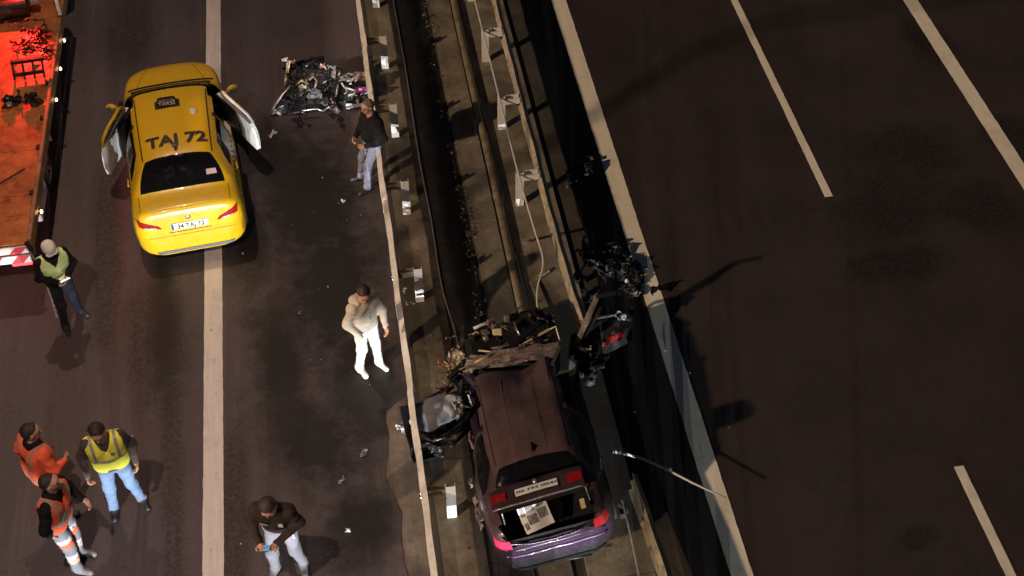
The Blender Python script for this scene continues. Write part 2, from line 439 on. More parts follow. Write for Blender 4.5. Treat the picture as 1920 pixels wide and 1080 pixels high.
MT['paintR'] = road_paint('road_paint_cream', (.84, .76, .62), .4)
MT['ground'] = concrete('verge_earth', (.05, .045, .035), .5)

flat('ground', -400, 400, -400, 400, -.03, 'ground')
flat('shoulder', 1.2, 3.1, -40, 40, -.012, 'shoulder')
b = MB(); r = random.Random(3); edge = []
N = 500
for i in range(N + 1):
    y = -40 + 80 * i / N
    k = min(1, max(0, (-2.55 - y) / .35)); k2 = min(1, max(0, (-9 - y) / 1))
    x = 2.96 + (2.46 - 2.96) * k * (1 - k2) + r.uniform(-.02, .02) + .05 * math.sin(y * 2.1) * k + .04 * math.sin(y * 5.3 + 1)
    if k == 0: x = 2.93 + r.uniform(-.012, .012)
    edge.append((x, y))
vs = []
for (x, y) in edge: vs += [(-16, y, 0), (x, y, 0), (x + .01, y, -.0118)]
fs = []
for i in range(N):
    a = 3 * i; fs += [(a, a + 1, a + 4, a + 3), (a + 1, a + 2, a + 5, a + 4)]
o = b.add(vs, fs).build('left_road', 'asphaltL'); o['kind'] = 'structure'
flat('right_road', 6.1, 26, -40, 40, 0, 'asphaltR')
med = flat('median', 2.9, 6.12, -40, 40, -.006, 'dirt')

# concrete slabs of the median, one by one
def slab(x0, x1, y0, y1, z, seed, mat='conc'):
    r = random.Random(seed); b = MB()
    b.box(((x0 + x1) / 2, (y0 + y1) / 2, z / 2 - .03), (x1 - x0 - .010, y1 - y0 - .010, z + .06), (r.uniform(-.0012, .0012), r.uniform(-.004, .004), r.uniform(-.002, .002)))
    return b.build('slab', mat, med)
for i in range(-6, 8):
    y0 = 2 * i - .1
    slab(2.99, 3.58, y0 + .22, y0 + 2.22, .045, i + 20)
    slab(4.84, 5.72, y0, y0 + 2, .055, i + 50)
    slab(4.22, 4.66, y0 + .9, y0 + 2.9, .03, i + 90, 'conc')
    slab(3.62, 4.16, y0 + .5, y0 + 2.5, .012, i + 130, 'conc2')
# broken concrete lumps along the torn shoulder
r = random.Random(5)

# added unseen wall that keeps the sun off the left carriageway
nb = empty('sun_blocker_wall', (-7.6, 0, 0)); tag(nb, 'tall grey concrete wall added out of view to shade the left road', 'added wall')
pm = None
for i in range(-10, 11):
    if pm is None:
        b = MB(); b.box((0, 0, 3.08), (.14, 3.80, 6.1), bev=.02); o = b.build('panel', 'conc2', nb); pm = o
        b = MB(); b.box((0, 0, 3.1), (.26, .22, 6.16), bev=.02); q = b.build('post', 'conc', nb); pq = q
    else:
        o = pm.copy(); col.objects.link(o); q = pq.copy(); col.objects.link(q)
    o.location = (0, 4 * i, 0); q.location = (0, 4 * i + 2, 0)

# painted lines
def line(name, x0, x1, y0, y1, mat, z=.004):
    b = MB(); n = max(2, int((y1 - y0) / .12)); r = random.Random(int(x0 * 100 + y0 * 10)); vs = []; fs = []
    for i in range(n + 1):
        y = y0 + (y1 - y0) * i / n
        vs += [(x0 + r.uniform(-.004, .004), y, z), (x1 + r.uniform(-.004, .004), y, z)]
    for i in range(n): a = 2 * i; fs.append((a, a + 1, a + 3, a + 2))
    o = b.add(vs, fs).build(name, mat); o['kind'] = 'structure'; return o
line('lane_line', -.14, .14, -40, 40, 'paintL')
line('edge_line', 6.69, 6.98, -40, 40, 'paintR')
line('outer_edge_line', 13.65, 13.94, -40, 40, 'paintR')
for y1 in (-5.1, 17.7, -16.3):
    line('dash_line', 10.24, 10.38, y1 - 5.6, y1, 'paintR')
line('dash_line', 10.24, 10.38, .5, 6.1 + .5, 'paintR')

# ------------------------------------------------------------------ guard rails
def wprofile(side):
    z0 = .39
    pts = [(-.004, 0), (-.03, .02), (-.078, .055), (-.082, .10), (-.02, .165), (-.004, .205), (-.02, .245), (-.082, .31), (-.078, .355), (-.03, .39), (-.004, .41)]
    return [(side * (x + .04), z0 + z) for x, z in pts]

def beam_mesh(side, y0, y1, x, seed, tilt=0.0, dz=0.0, bend=None, n=20):
    prof = wprofile(side); r = random.Random(seed); b = MB(); k = len(prof) - 1
    ph = r.uniform(0, 6)
    def fn(u, v):
        y = y0 + (y1 - y0) * u
        i = round(v * k); px, pz = prof[i]
        ox = .006 * math.sin(y * 2.2 + ph) + .004 * math.sin(y * 7 + ph)
        p = Vector((x + px + ox + tilt * (pz - .4), y, pz + dz + .004 * math.sin(y * 3 + ph)))
        return bend(p, u) if bend else p
    b.sheet(n, k, fn, .005 * (1 if side > 0 else -1))
    return b

def post_mesh(x, y, side, h=.78):
    b = MB(); wd, dp, t = .13, .06, .006
    b.box((x, y, h / 2 - .1), (wd, t, h + .2))
    b.box((x - wd / 2 + t / 2, y + dp / 2 + t / 2, h / 2 - .1), (t, dp, h + .198)); b.box((x + wd / 2 - t / 2, y + dp / 2 + t / 2, h / 2 - .1), (t, dp, h + .198))
    return b
def spacer_mesh(xa, xb, y, dy=.045, th=.006):
    b = MB(); c = (xa + xb) / 2; L = abs(xb - xa)
    b.box((c, y - dy, .67), (L, th, .10)); b.box((c, y + dy, .67), (L, th, .099)); b.box((xa, y, .67), (.01, 2 * dy - th - .002, .098))
    return b

gl = empty('guardrail', (2.85, 0, 0))
tag(gl, 'long unbroken corrugated steel guardrail between the left road and the median', 'guardrail')
def addp(name, b, mat, parent, smooth=False, sharp=None):
    b.v = [(x - parent.location.x, y - parent.location.y, z - parent.location.z) for x, y, z in b.v]
    return b.build(name, mat, parent, smooth, sharp)
for i, y in enumerate((-15.2, -11.2, -7.2, -3.2, .8, 4.8, 8.8, 12.8)):
    addp('beam', beam_mesh(1, y, y + 4.06, 2.85 + .006 * (i % 2), i), 'galv', gl, True, 40)
for y in [-12.85, -10.85, -8.85, -6.85, -4.85, -.85, 1.15, 3.15, 5.15, 7.15, 9.15, 11.15, 13.15]:
    p = addp('post', post_mesh(3.20, y, 1), 'galvpost', gl)
    addp('spacer', spacer_mesh(2.91, 3.13, y + .05, .04, .012), 'rust', gl)
    for k in (-.03, .03):
        b = MB(); b.tube([(2.80, y + .05 + k, .595), (2.83, y + .05 + k, .595)], .014, 6); addp('bolt', b, 'silver', gl)

gr = empty('guardrail', (5.45, 0, 0))
tag(gr, 'far guardrail of the median, standing part that ends torn above the wrecked purple car', 'guardrail')
def bendend(p, u):
    k = max(0, (u - .0)); return p
for i, y in enumerate((1.9, 5.9, 9.9)):
    addp('beam', beam_mesh(-1, y, y + 4.06, 5.45 + .005 * (i % 2), 20 + i), 'galv_old', gr, True, 40)
def bend1(p, u):
    k = max(0.0, .45 - u) / .45
    return p + Vector((.10 * k * k, 0, -.10 * k * k))
addp('beam', beam_mesh(-1, -2.25, 1.96, 5.45, 29, bend=bend1, n=40), 'galv_old', gr, True, 40)
for y in [1.05, 3.05, 5.05, 7.05, 9.05, 11.05, 13.05]:
    addp('post', post_mesh(5.09, y, -1), 'galvpost', gr)
    addp('spacer', spacer_mesh(5.14, 5.41, y + .06, .062, .03), 'galvpost', gr)
# knocked over post
kp = MB(); kp.bar((5.02, -.72, .07), (5.13, -1.62, .10), .12, .05); kp.bar((5.03, -.70, .08), (5.28, -.56, .12), .07, .05)
o = kp.build('broken_post', 'rust'); tag(o, 'bent brown guardrail post knocked flat on the median slabs', 'post')
kp = MB(); kp.bar((5.03, .18, .07), (5.05, -.30, .62), .09, .04)
o = kp.build('broken_post', 'rust'); tag(o, 'leaning brown guardrail post stub beside the sagging cable', 'post')

g2 = empty('guardrail', (5.7, -7, 0))
tag(g2, 'leaning torn end of guardrail to the right of the purple car boot', 'guardrail')
def bend2(p, u):
    k = max(0.0, u - .5) / .5
    return p + Vector((-.10 * k, 0, -.05 * k))
addp('beam', beam_mesh(-1, -9.4, -4.95, 5.74, 41, tilt=.05, dz=-.06, bend=bend2, n=30), 'rust', g2, True, 40)
addp('beam', beam_mesh(-1, -13.4, -9.35, 5.745, 42, tilt=.05, dz=-.06), 'rust', g2, True, 40)
for y in (-7.0, -9.0, -11.0): addp('post', post_mesh(5.42, y, -1, .7), 'galvpost', g2)
b = MB(); b.tube([(5.40, -5.35, .68), (5.40, -5.9, .64), (5.38, -6.5, .6), (5.38, -7.2, .5)], .016, 8)
o = b.build('steel_bar', 'silver'); tag(o, 'thin pale steel bar running off the bottom edge beside the purple boot', 'bar')

# cables, and a strand drawing the slab edge highlight
def cable(name, pts, rad, mat, label):
    P = [Vector(p) for p in pts]; out = []
    for i in range(len(P) - 1):
        a = P[max(i - 1, 0)]; p = P[i]; q = P[i + 1]; d = P[min(i + 2, len(P) - 1)]
        for k in range(6):
            t = k / 6
            out.append(.5 * ((2 * p) + (q - a) * t + (2 * a - 5 * p + 4 * q - d) * t * t + (3 * p - a - 3 * q + d) * t ** 3))
    out.append(P[-1]); b = MB(); b.tube(out, rad, 6)
    return tag(b.build(name, mat, None, True), label, 'cable')
cable('cable', [(5.03, 13, .80), (5.03, 9, .79), (5.03, 7, .79), (5.04, 5, .79), (5.05, 3, .79), (5.06, 1.1, .78), (5.12, -.1, .66), (5.16, -.75, .55), (5.0, -1.2, .46), (4.93, -1.6, .45), (5.0, -2.0, .52)], .016, 'shard', 'thin white cable sagging along the posts of the far guardrail')
cable('cable', [(3.56, 12, .07), (3.55, 8, .07), (3.57, 5, .07), (3.55, 2.5, .07), (3.58, 1, .07), (3.57, -.6, .08), (3.66, -1.6, .08), (3.68, -2.4, .06)], .012, 'galv', 'thin strand standing in for the lit slab edge right of the left guardrail')  # strand put in for the highlight along the slab edge

# steel pipe of the median
b = MB(); pts = [(4.73 + .006 * math.sin(y * .9), y, .13) for y in [-1.6 + .5 * k for k in range(34)]]
b.tube(pts, .062, 14)
for y in (-.6, 1.4, 3.4, 5.4, 7.4): b.box((4.73, y, .045), (.10, .12, .07))
o = b.build('pipe', 'rust', None, True, 40); tag(o, 'long rusty steel pipe lying on the middle of the median', 'pipe')

# leaf litter and grit blown along the median
r = random.Random(11); b = MB()
for k in range(900):
    y = r.uniform(-2.0, 10.5); dens = .5 + .5 * math.sin(y * 1.7) * math.sin(y * .6 + 1)
    if r.random() > dens: continue
    x = 4.10 + .05 * math.sin(y * 1.3) + r.gauss(0, .05); s = r.uniform(.01, .035)
    z = .02 + abs(r.gauss(0, .03)) + .10 * math.exp(-((x - 4.10) / .06) ** 2) * dens
    m = Euler((r.uniform(-1, 1), r.uniform(-1, 1), r.uniform(0, 6))).to_matrix()
    vs = [m @ Vector(q) * s + Vector((x, y, z)) for q in ((-1, 0, 0), (0, -.5, .1), (1, 0, 0), (0, .5, .15))]
    b.add(vs, [(0, 1, 2, 3)])
MT['leaf'] = M('dry_leaf', (.085, .068, .04), .8, 0, .6, 30)
o = b.build('leaf_litter', 'leaf'); o['kind'] = 'stuff'; o['label'] = 'dry leaves and grit blown along the middle of the median'; o['category'] = 'leaf litter'
# ------------------------------------------------------------------ car shell builder
def pch(keys, x):
    xs = np.array([k[0] for k in keys], float); ys = np.array([k[1] for k in keys], float)
    h = np.diff(xs); d = np.diff(ys) / h; m = np.zeros_like(xs)
    m[0] = d[0]; m[-1] = d[-1]
    for i in range(1, len(xs) - 1):
        m[i] = 0 if d[i - 1] * d[i] <= 0 else 2 * d[i - 1] * d[i] / (d[i - 1] + d[i])
    i = int(np.clip(np.searchsorted(xs, x) - 1, 0, len(h) - 1)); t = min(1, max(0, (x - xs[i]) / h[i]))
    return ((1 + 2 * t) * (1 - t) ** 2 * ys[i] + t * (1 - t) ** 2 * h[i] * m[i] + t * t * (3 - 2 * t) * ys[i + 1] + t * t * (t - 1) * h[i] * m[i + 1])

def chaikin(P):
    out = [P[0]]
    for a, b in zip(P[:-1], P[1:]):
        out += [tuple(.75 * p + .25 * q for p, q in zip(a, b)), tuple(.25 * p + .75 * q for p, q in zip(a, b))]
    out.append(P[-1]); return out

class Shell:
    def __init__(s, K, L, deform=None, zs=.24):
        ys = sorted(set([0, .01, .02, .035, .05, .065, .08, .095, .11, .13, .15, .17, .2] + [round(.2 + k * .05, 3) for k in range(int((L - .4) / .05) + 1)] + [L - .18, L - .15, L - .12, L - .09, L - .06, L - .04, L - .02, L]))
        rows = []
        for y in ys:
            w_, zb, dw, wt, zc, dz = (pch(K[k], y) for k in ('w', 'zb', 'dw', 'wt', 'zc', 'dz'))
            zm = min(.66, zb - .04); zl = min(zs + .22, zm - .02); z0 = min(zs, zl - .05)
            cp = [(w_ * .8, z0), (w_ * .97, z0 + .015), (w_, zl), (w_, zm), (w_ - dw, zb), (wt, zc - dz), (wt * .55, zc - dz * .18), (0, zc)]
            half = chaikin(chaikin(cp))
            row = [(x, y, z) for x, z in half] + [(-x, y, z) for x, z in reversed(half[:-1])]
            rows.append(row)
        s.n = len(rows[0]); s.ys = ys
        s.v = [Vector(p) for r_ in rows for p in r_]
        if deform: s.v = [deform(p) for p in s.v]
        n = s.n; s.f = []
        for j in range(len(ys) - 1):
            for i in range(n - 1):
                s.f.append((j * n + i + 1, j * n + i, (j + 1) * n + i, (j + 1) * n + i + 1))
        s.f.append(tuple(range(n))); s.f.append(tuple((len(ys) - 1) * n + i for i in reversed(range(n))))
        s.bvh = BVHTree.FromPolygons(s.v, s.f)
    def hit(s, o, d):
        h = s.bvh.ray_cast(Vector(o), Vector(d))
        if h[0] is None:
            h = s.bvh.find_nearest(Vector(o) + Vector(d) * 1.2)
        n = h[1]; 
        if n.dot(Vector(d)) > 0: n = -n
        return h[0], n
    def top(s, x, y): return s.hit((x, y, 3), (0, 0, -1))
    def side(s, sd, y, z): return s.hit((sd * 2, y, z), (-sd, 0, 0))
    def rear(s, x, z): return s.hit((x, -1, z), (0, 1, 0))
    def front(s, x, z): return s.hit((x, 9, z), (0, -1, 0))
    def cast(s, mode, a, b):
        return {'top': lambda: s.top(a, b), 'rear': lambda: s.rear(a, b), 'front': lambda: s.front(a, b), 'L': lambda: s.side(-1, a, b), 'R': lambda: s.side(1, a, b)}[mode]()
    def body(s, cut, parent, mats, sel=None):
        b = MB(); b.v = [tuple(v) for v in s.v]
        for f in s.f:
            c = sum((s.v[i] for i in f), Vector()) / len(f)
            if cut(c): continue
            b.f.append(list(f)); b.mi.append(sel(c) if sel else 0)
        return b.build('body', mats, parent, True, 38)
    def patch(s, name, q, mode, mat, parent, off=.004, rnd_=.4, nx=14, ny=10, th=.008):
        """rounded four cornered panel laid on the shell; q in the plane of the given view"""
        P = []
        for j in range(ny + 1):
            for i in range(nx + 1):
                a = 2 * i / nx - 1; c = 2 * j / ny - 1
                x = (a * math.sqrt(1 - rnd_ * c * c / 2) + 1) / 2; y = (c * math.sqrt(1 - rnd_ * a * a / 2) + 1) / 2
                A = [(1 - x) * q[0][k] + x * q[1][k] for k in (0, 1)]; B = [(1 - x) * q[3][k] + x * q[2][k] for k in (0, 1)]
                h, n = s.cast(mode, (1 - y) * A[0] + y * B[0], (1 - y) * A[1] + y * B[1])
                P.append((h + n * off, n))
        fn = lambda u, v: P[round(v * ny) * (nx + 1) + round(u * nx)][0]
        # orient
        k = (ny // 2) * (nx + 1) + nx // 2
        fl = (P[k + 1][0] - P[k][0]).cross(P[k + nx + 1][0] - P[k][0]).dot(P[k][1]) < 0
        g = (lambda u, v: fn(1 - u, v)) if fl else fn
        b = MB(); b.sheet(nx, ny, g, th); return b.build(name, mat, parent, True, 50)
    def text(s, name, txt, mode, cx, cy, size, mat, parent, off=.007, bold=.02, rot=0.0, stretch=1.0, base=None):
        tv, tf = text_mesh(txt, size, bold); b = MB(); vs = []
        ca, sa = math.cos(rot), math.sin(rot)
        for x, y in tv:
            x *= stretch; X = cx + x * ca - y * sa; Y = cy + x * sa + y * ca
            if base: h, n = base(X, Y)
            else: h, n = s.cast(mode, X, Y)
            vs.append(h + n * off)
        return b.add(vs, tf).build(name, mat, parent)

def wheel(parent, x, y, z, rad=.315, wd=.2, steer=0.0, mat='silver', rotx=0.0):
    wr = empty('wheel', (x, y, z)); wr.parent = parent; wr.rotation_euler = (rotx, 0, steer)
    b = MB(); prof = [(-wd / 2, rad * .66), (-wd / 2, rad * .92), (-wd * .36, rad), (wd * .36, rad), (wd / 2, rad * .92), (wd / 2, rad * .66)]
    n = 28; vs = []; fs = []
    for i in range(n):
        a = 2 * math.pi * i / n
        for px, pr in prof: vs.append((px, math.cos(a) * pr, math.sin(a) * pr))
    m = len(prof)
    for i in range(n):
        for k in range(m): fs.append((i * m + k, i * m + (k + 1) % m, ((i + 1) % n) * m + (k + 1) % m, ((i + 1) % n) * m + k))
    b.add(vs, fs).build('tyre', 'rubber', wr, True, 40)
    b = MB(); b.tube([(-wd * .42, 0, 0), (-wd * .30, 0, 0)], rad * .20, 12)
    for k in range(7):
        a = 2 * math.pi * k / 7
        for sx in (-1, 1):
            b.bar((sx * wd * .36, math.cos(a) * rad * .1, math.sin(a) * rad * .1), (sx * wd * .36, math.cos(a) * rad * .64, math.sin(a) * rad * .64), .05, .025, upv=(1, 0, 0))
    vs = []; fs = []
    for i in range(n):
        a = 2 * math.pi * i / n
        for px, pr in ((-wd * .46, rad * .67), (-wd * .46, rad * .60), (wd * .46, rad * .60), (wd * .46, rad * .67)): vs.append((px, math.cos(a) * pr, math.sin(a) * pr))
    for i in range(n):
        for k in range(4): fs.append((i * 4 + k, i * 4 + (k + 1) % 4, ((i + 1) % n) * 4 + (k + 1) % 4, ((i + 1) % n) * 4 + k))
    b.add(vs, fs); b.build('rim', mat, wr)
    return wr

def seat(parent, x, y, mat='black', z=.3):
    b = MB(); b.box((x, y, z + .14), (.48, .5, .18), (R(6), 0, 0), bev=.05); b.build('seat_cushion', mat, parent)
    b = MB(); b.box((x, y - .30, z + .46), (.46, .14, .62), (R(14), 0, 0), bev=.05); o = b.build('seat_back', mat, parent)
    b = MB(); b.box((x, y - .40, z + .86), (.25, .09, .17), (R(10), 0, 0), bev=.035); b.build('headrest', mat, parent)

# ------------------------------------------------------------------ the taxi
KT = dict(
    w=[(0, .56), (.04, .69), (.10, .78), (.2, .845), (.4, .885), (.9, .90), (2.2, .895), (3.2, .875), (3.7, .83), (4.0, .75), (4.18, .62), (4.29, .44), (4.35, .24)],
    zb=[(0, .40), (.04, .66), (.09, .88), (.16, .965), (.6, .975), (1.5, .955), (3.3, .92), (3.9, .85), (4.2, .72), (4.35, .46)],
    dw=[(0, .02), (.2, .045), (.6, .06), (3.3, .05), (4.35, .02)],
    wt=[(0, .48), (.1, .68), (.5, .735), (1.0, .57), (1.5, .615), (2.2, .65), (2.7, .65), (3.36, .73), (3.8, .64), (4.1, .52), (4.25, .34), (4.35, .15)],
    zc=[(0, .42), (.02, .58), (.05, .82), (.08, .99), (.11, 1.06), (.16, 1.085), (.5, 1.12), (.98, 1.435), (1.2, 1.475), (1.6, 1.50), (2.2, 1.485), (2.72, 1.42), (3.36, 1.03), (3.8, .975), (4.1, .89), (4.25, .78), (4.35, .55)],
    dz=[(0, .02), (.12, .03), (.5, .035), (1.0, .075), (2.7, .075), (3.38, .04), (4.35, .03)])
S = Shell(KT, 4.35)
taxi = empty('taxi', (-.235, .66, 0), R(5.6))
tag(taxi, 'bright yellow taxi sedan with both front doors open and TAJ 72 on its roof', 'taxi')
def taxi_cut(c):
    if abs(c.x) > .50 and 1.98 < c.y < 3.08 and .33 < c.z < 1.40 and not (c.z > 1.34 and abs(c.x) < .64): return True
    for wy in (.78, 3.55):
        if abs(c.x) > .6 and (c.y - wy) ** 2 + (c.z - .31) ** 2 < .355 ** 2: return True
    return False
S.body(taxi_cut, taxi, ['yellow'])
# inside
b = MB(); b.box((0, 2.0, .30), (1.5, 2.9, .06)); b.build('cabin_floor', 'black', taxi)
b = MB(); b.box((0, 3.12, .80), (1.4, .42, .32), (R(-8), 0, 0), bev=.08); b.build('dashboard', 'black', taxi)
b = MB(); b.box((0, 1.12, .55), (1.35, .14, .6), (R(16), 0, 0), bev=.05); b.box((0, 1.38, .44), (1.35, .5, .2), bev=.05); b.build('rear_bench', 'black', taxi)
seat(taxi, -.37, 2.35); seat(taxi, .37, 2.35)
b = MB(); b.tube([(-.37 + .18 * math.cos(a), 2.86 + .09 * math.sin(a), .93 + .16 * math.sin(a)) for a in [k * math.pi / 8 for k in range(17)]], .015, 6); b.build('steering_wheel', 'black', taxi)
for sd, m_ in ((-1, 'L'), (1, 'R')):
    # white jambs around the door holes
    b = MB()
    b.box((sd * .80, 2.52, .335), (.12, 1.08, .05)); b.build('sill', 'white_body', taxi)
    b = MB(); b.bar((sd * .83, 1.985, .34), (sd * .80, 1.97, .92), .06, .08); b.bar((sd * .80, 1.97, .92), (sd * .64, 1.93, 1.37), .06, .07); b.build('door_pillar', 'black', taxi)
    S.patch('side_window', [(.92, 1.02), (1.93, 1.0), (1.90, 1.33), (1.28, 1.31)], m_, 'glass', taxi, rnd_=.25)
    S.patch('door_seam', [(1.06, .38), (1.07, .38), (1.08, .95), (1.07, .95)], m_, 'black', taxi, off=.002, rnd_=0, nx=2)
    S.patch('door_handle', [(1.12, .80), (1.3, .80), (1.3, .83), (1.12, .83)], m_, 'yellow', taxi, off=.02, nx=6, ny=4, th=.02)
# doors
def taxi_door(sd, ang):
    hy, hz = 3.06, .33; hinge = Vector((sd * .86, hy, 0))
    dr = empty('door', hinge); dr.parent = taxi; dr.rotation_euler = (0, 0, sd * R(ang))
    nx, ny = 10, 8
    outer = [[S.side(sd, hy - 1.06 * i / nx, .34 + (.94 - .34) * j / ny)[0] - hinge for i in range(nx + 1)] for j in range(ny + 1)]
    inner = [[p + Vector((-sd * (.10 if 0 < i < nx and 0 < j < ny else .075), 0, 0)) for i, p in enumerate(r_)] for j, r_ in enumerate(outer)]
    b = MB(); b.sheet(nx, ny, lambda u, v: outer[round(v * ny)][round(u * nx)], 1e-3); b.build('outer_panel', 'yellow', dr, True, 50)
    b = MB(); b.sheet(nx, ny, lambda u, v: inner[round(v * ny)][round(u * nx)], 1e-3)
    rim = [(0, j) for j in range(ny + 1)] + [(i, ny) for i in range(1, nx + 1)] + [(nx, j) for j in range(ny - 1, -1, -1)] + [(i, 0) for i in range(nx - 1, 0, -1)]
    vs = [outer[j][i] for i, j in rim] + [inner[j][i] for i, j in rim]; k = len(rim)
    b.add(vs, [(q, (q + 1) % k, k + (q + 1) % k, k + q) for q in range(k)])
    b.build('inner_panel', 'white_body', dr, True, 40)
    b = MB(); b.sheet(6, 4, lambda u, v: inner[round((.05 + .95 * v) * ny)][round((.0 + .62 * u) * nx)] + Vector((-sd * .035, 0, 0)), .03); b.build('door_trim', 'black', dr)
    # window frame and glass
    pts = [S.side(sd, y, z)[0] - hinge for y, z in ((3.03, .95), (2.82, 1.12), (2.62, 1.27), (2.40, 1.365), (2.15, 1.385), (2.02, 1.36), (2.0, 1.15), (2.0, .95))]
    b = MB(); b.tube(pts, .028, 8); b.build('window_frame', 'yellow' if sd < 0 else 'white_body', dr, True)  # right frame coloured white as if lit, left one stays yellow
    base = [Vector((0, p.y, .95)) + Vector((p.x * 0 + outer[ny][0].x, 0, 0)) for p in pts]
    b = MB(); n_ = len(pts); b.add([p + Vector((-sd * .012, 0, 0)) for p in pts] + [Vector((outer[ny][0].x - sd * .012, p.y, .945)) for p in pts], [(q, q + 1, n_ + q + 1, n_ + q) for q in range(n_ - 1)])
    b.build('window', 'glass', dr)
    b = MB(); b.ball((sd * .12, -.12, 1.0), (.105, .055, .075), 14, 10); b.bar((sd * -.02, -.10, .95), (sd * .10, -.11, .97), .05, .04)
    mm = b.build('mirror', 'yellow', dr, True)
    b = MB(); b.ball((sd * .12, -.168, 1.0), (.085, .012, .058), 12, 8); b.build('mirror_glass', 'silver', mm, True)
    return dr
taxi_door(-1, 22); taxi_door(1, 24)
S.patch('rear_window', [(-.70, .53), (.70, .53), (.535, .985), (-.535, .985)], 'top', 'glass', taxi, rnd_=.22, nx=22, ny=14)
S.patch('windscreen', [(-.62, 2.72), (.62, 2.72), (.70, 3.34), (-.70, 3.34)], 'top', 'glass', taxi, rnd_=.12, nx=20)
for sx in (-1, 1):
    S.patch('roof_seam', [(sx * .535, 1.02), (sx * .553, 1.02), (sx * .598, 2.66), (sx * .58, 2.66)], 'top', 'black', taxi, off=.003, rnd_=0, nx=2, ny=20)
    S.patch('boot_seam', [(sx * .69, .14), (sx * .70, .14), (sx * .705, .50), (sx * .695, .50)], 'top', 'black', taxi, off=.0015, rnd_=0, nx=2, ny=8)
    S.patch('bonnet_seam', [(sx * .58, 3.42), (sx * .588, 3.42), (sx * .40, 4.05), (sx * .392, 4.05)], 'top', 'black', taxi, off=.0015, rnd_=0, nx=2, ny=14)
    S.patch('headlight', [(sx * .32, 4.19), (sx * .58, 3.99), (sx * .62, 4.06), (sx * .38, 4.26)], 'top', 'silver', taxi, off=.006, rnd_=.3)
    tl = S.patch('tail_light', [(sx * .775, .965), (sx * .765, .83), (sx * .43, .765), (sx * .46, .82)], 'rear', 'redlamp', taxi, off=.012, rnd_=.15, th=.02)
    S.patch('lamp_strip', [(sx * .69, .84), (sx * .68, .805), (sx * .49, .775), (sx * .50, .80)], 'rear', 'silver', tl, off=.018, rnd_=.2)
S.patch('bonnet_gap', [(-.74, 3.37), (.74, 3.37), (.74, 3.43), (-.74, 3.43)], 'top', 'black', taxi, off=.004, rnd_=.1, nx=24, ny=3)
S.patch('rear_valance', [(-.56, .265), (.60, .265), (.66, .325), (-.60, .325)], 'rear', 'grey_plastic', taxi, off=.012, rnd_=.15, nx=24)
S.patch('bumper_seam', [(-.74, .60), (.74, .60), (.74, .608), (-.74, .608)], 'rear', 'black', taxi, off=.0015, rnd_=0, nx=24, ny=2)
S.patch('boot_recess', [(-.34, .66), (.34, .66), (.34, .675), (-.34, .675)], 'rear', 'black', taxi, off=.002, rnd_=.2, nx=16, ny=2)
pl = S.patch('number_plate', [(-.29, .715), (.29, .715), (.29, .83), (-.29, .83)], 'rear', 'plate', taxi, off=.014, rnd_=.02, nx=10, ny=4)
S.patch('plate_band', [(-.285, .72), (-.245, .72), (-.245, .825), (-.285, .825)], 'rear', 'plateblue', pl, off=.018, rnd_=0, nx=3, ny=3)
S.text('plate_lettering', '34 TAJ 72', 'rear', .02, .772, .078, 'ink', pl, off=.022, bold=.012, stretch=.92)
b = MB(); h, n = S.rear(0, .905); b.ball(h - n * 0, (.045, .012, .04), 12, 8); b.build('emblem', 'silver', taxi, True)
S.text('roof_lettering', 'TAJ 72', 'top', .02, 1.30, .215, 'navyink', taxi, off=.016, bold=.035, stretch=1.08)
S.patch('window_sticker', [(.40, .66), (.56, .67), (.55, .74), (.40, .73)], 'top', 'pinksticker' if 'pinksticker' in MT else 'plate', taxi, off=.008, rnd_=0, nx=4, ny=4)
b = MB(); h, n = S.top(.0, 1.08); b.box(h + Vector((0, 0, .015)), (.05, .06, .04), bev=.01); b.build('roof_aerial', 'black', taxi)
# roof sign
h, n = S.top(-.05, 2.22)
sg = empty('roof_sign', h + Vector((0, 0, .0))); sg.parent = taxi
b = MB(); b.box((0, 0, .068), (.30, .12, .13), bev=.03); b.build('sign_case', 'gloss_black', sg)
tv, tf = text_mesh('TAKSİ', .072, .012)
b = MB(); b.add([(x * .95, -.0625, .068 + y) for x, y in tv], tf); b.build('sign_lettering', 'whiteink', sg)
b = MB(); b.box((0, 0, .004), (.40, .2, .02), bev=.008); b.build('sign_base', 'black', sg)
b = MB(); h, n = S.top(.34, 1.95); b.ball(h, (.06, .10, .008), 14, 6); b.build('roof_sticker', 'galvpost', taxi, True)
# chequer band on the flanks
for sd, m_ in ((-1, 'L'), (1, 'R')):
    b = MB()
    for k in range(22):
        for j in range(2):
            if (k + j) % 2: continue
            y0 = .55 + k * .065; z0 = .86 + j * .055
            if y0 > 1.95: continue
            q = [S.side(sd, y, z) for y, z in ((y0, z0), (y0 + .06, z0), (y0 + .06, z0 + .05), (y0, z0 + .05))]
            b.add([p + n * .005 for p, n in q], [(0, 1, 2, 3)])
    b.build('chequer_band', 'navyink', taxi)
for sx in (-1, 1):
    wheel(taxi, sx * .79, .78, .315); wheel(taxi, sx * (.74 if sx > 0 else .82), 3.55, .315, steer=R(16))
# ------------------------------------------------------------------ survey helper: point of the site at height z seen at photo coordinates
_F = 2396.0; _p, _y = R(47), R(9.04)
_fw = Vector((math.sin(_y) * math.cos(_p), math.cos(_y) * math.cos(_p), -math.sin(_p))); _rt = Vector((math.cos(_y), -math.sin(_y), 0)); _up = _rt.cross(_fw)
def at(px, py, z=0.0):
    d = _fw * _F + _rt * (px - 960) + _up * (540 - py); C = cam.location
    return C + d * ((z - C.z) / d.z)

def adopt(o, root):
    m = Matrix.Translation(root.location) @ root.rotation_euler.to_matrix().to_4x4()
    o.parent = root; o.matrix_parent_inverse = m.inverted(); return o

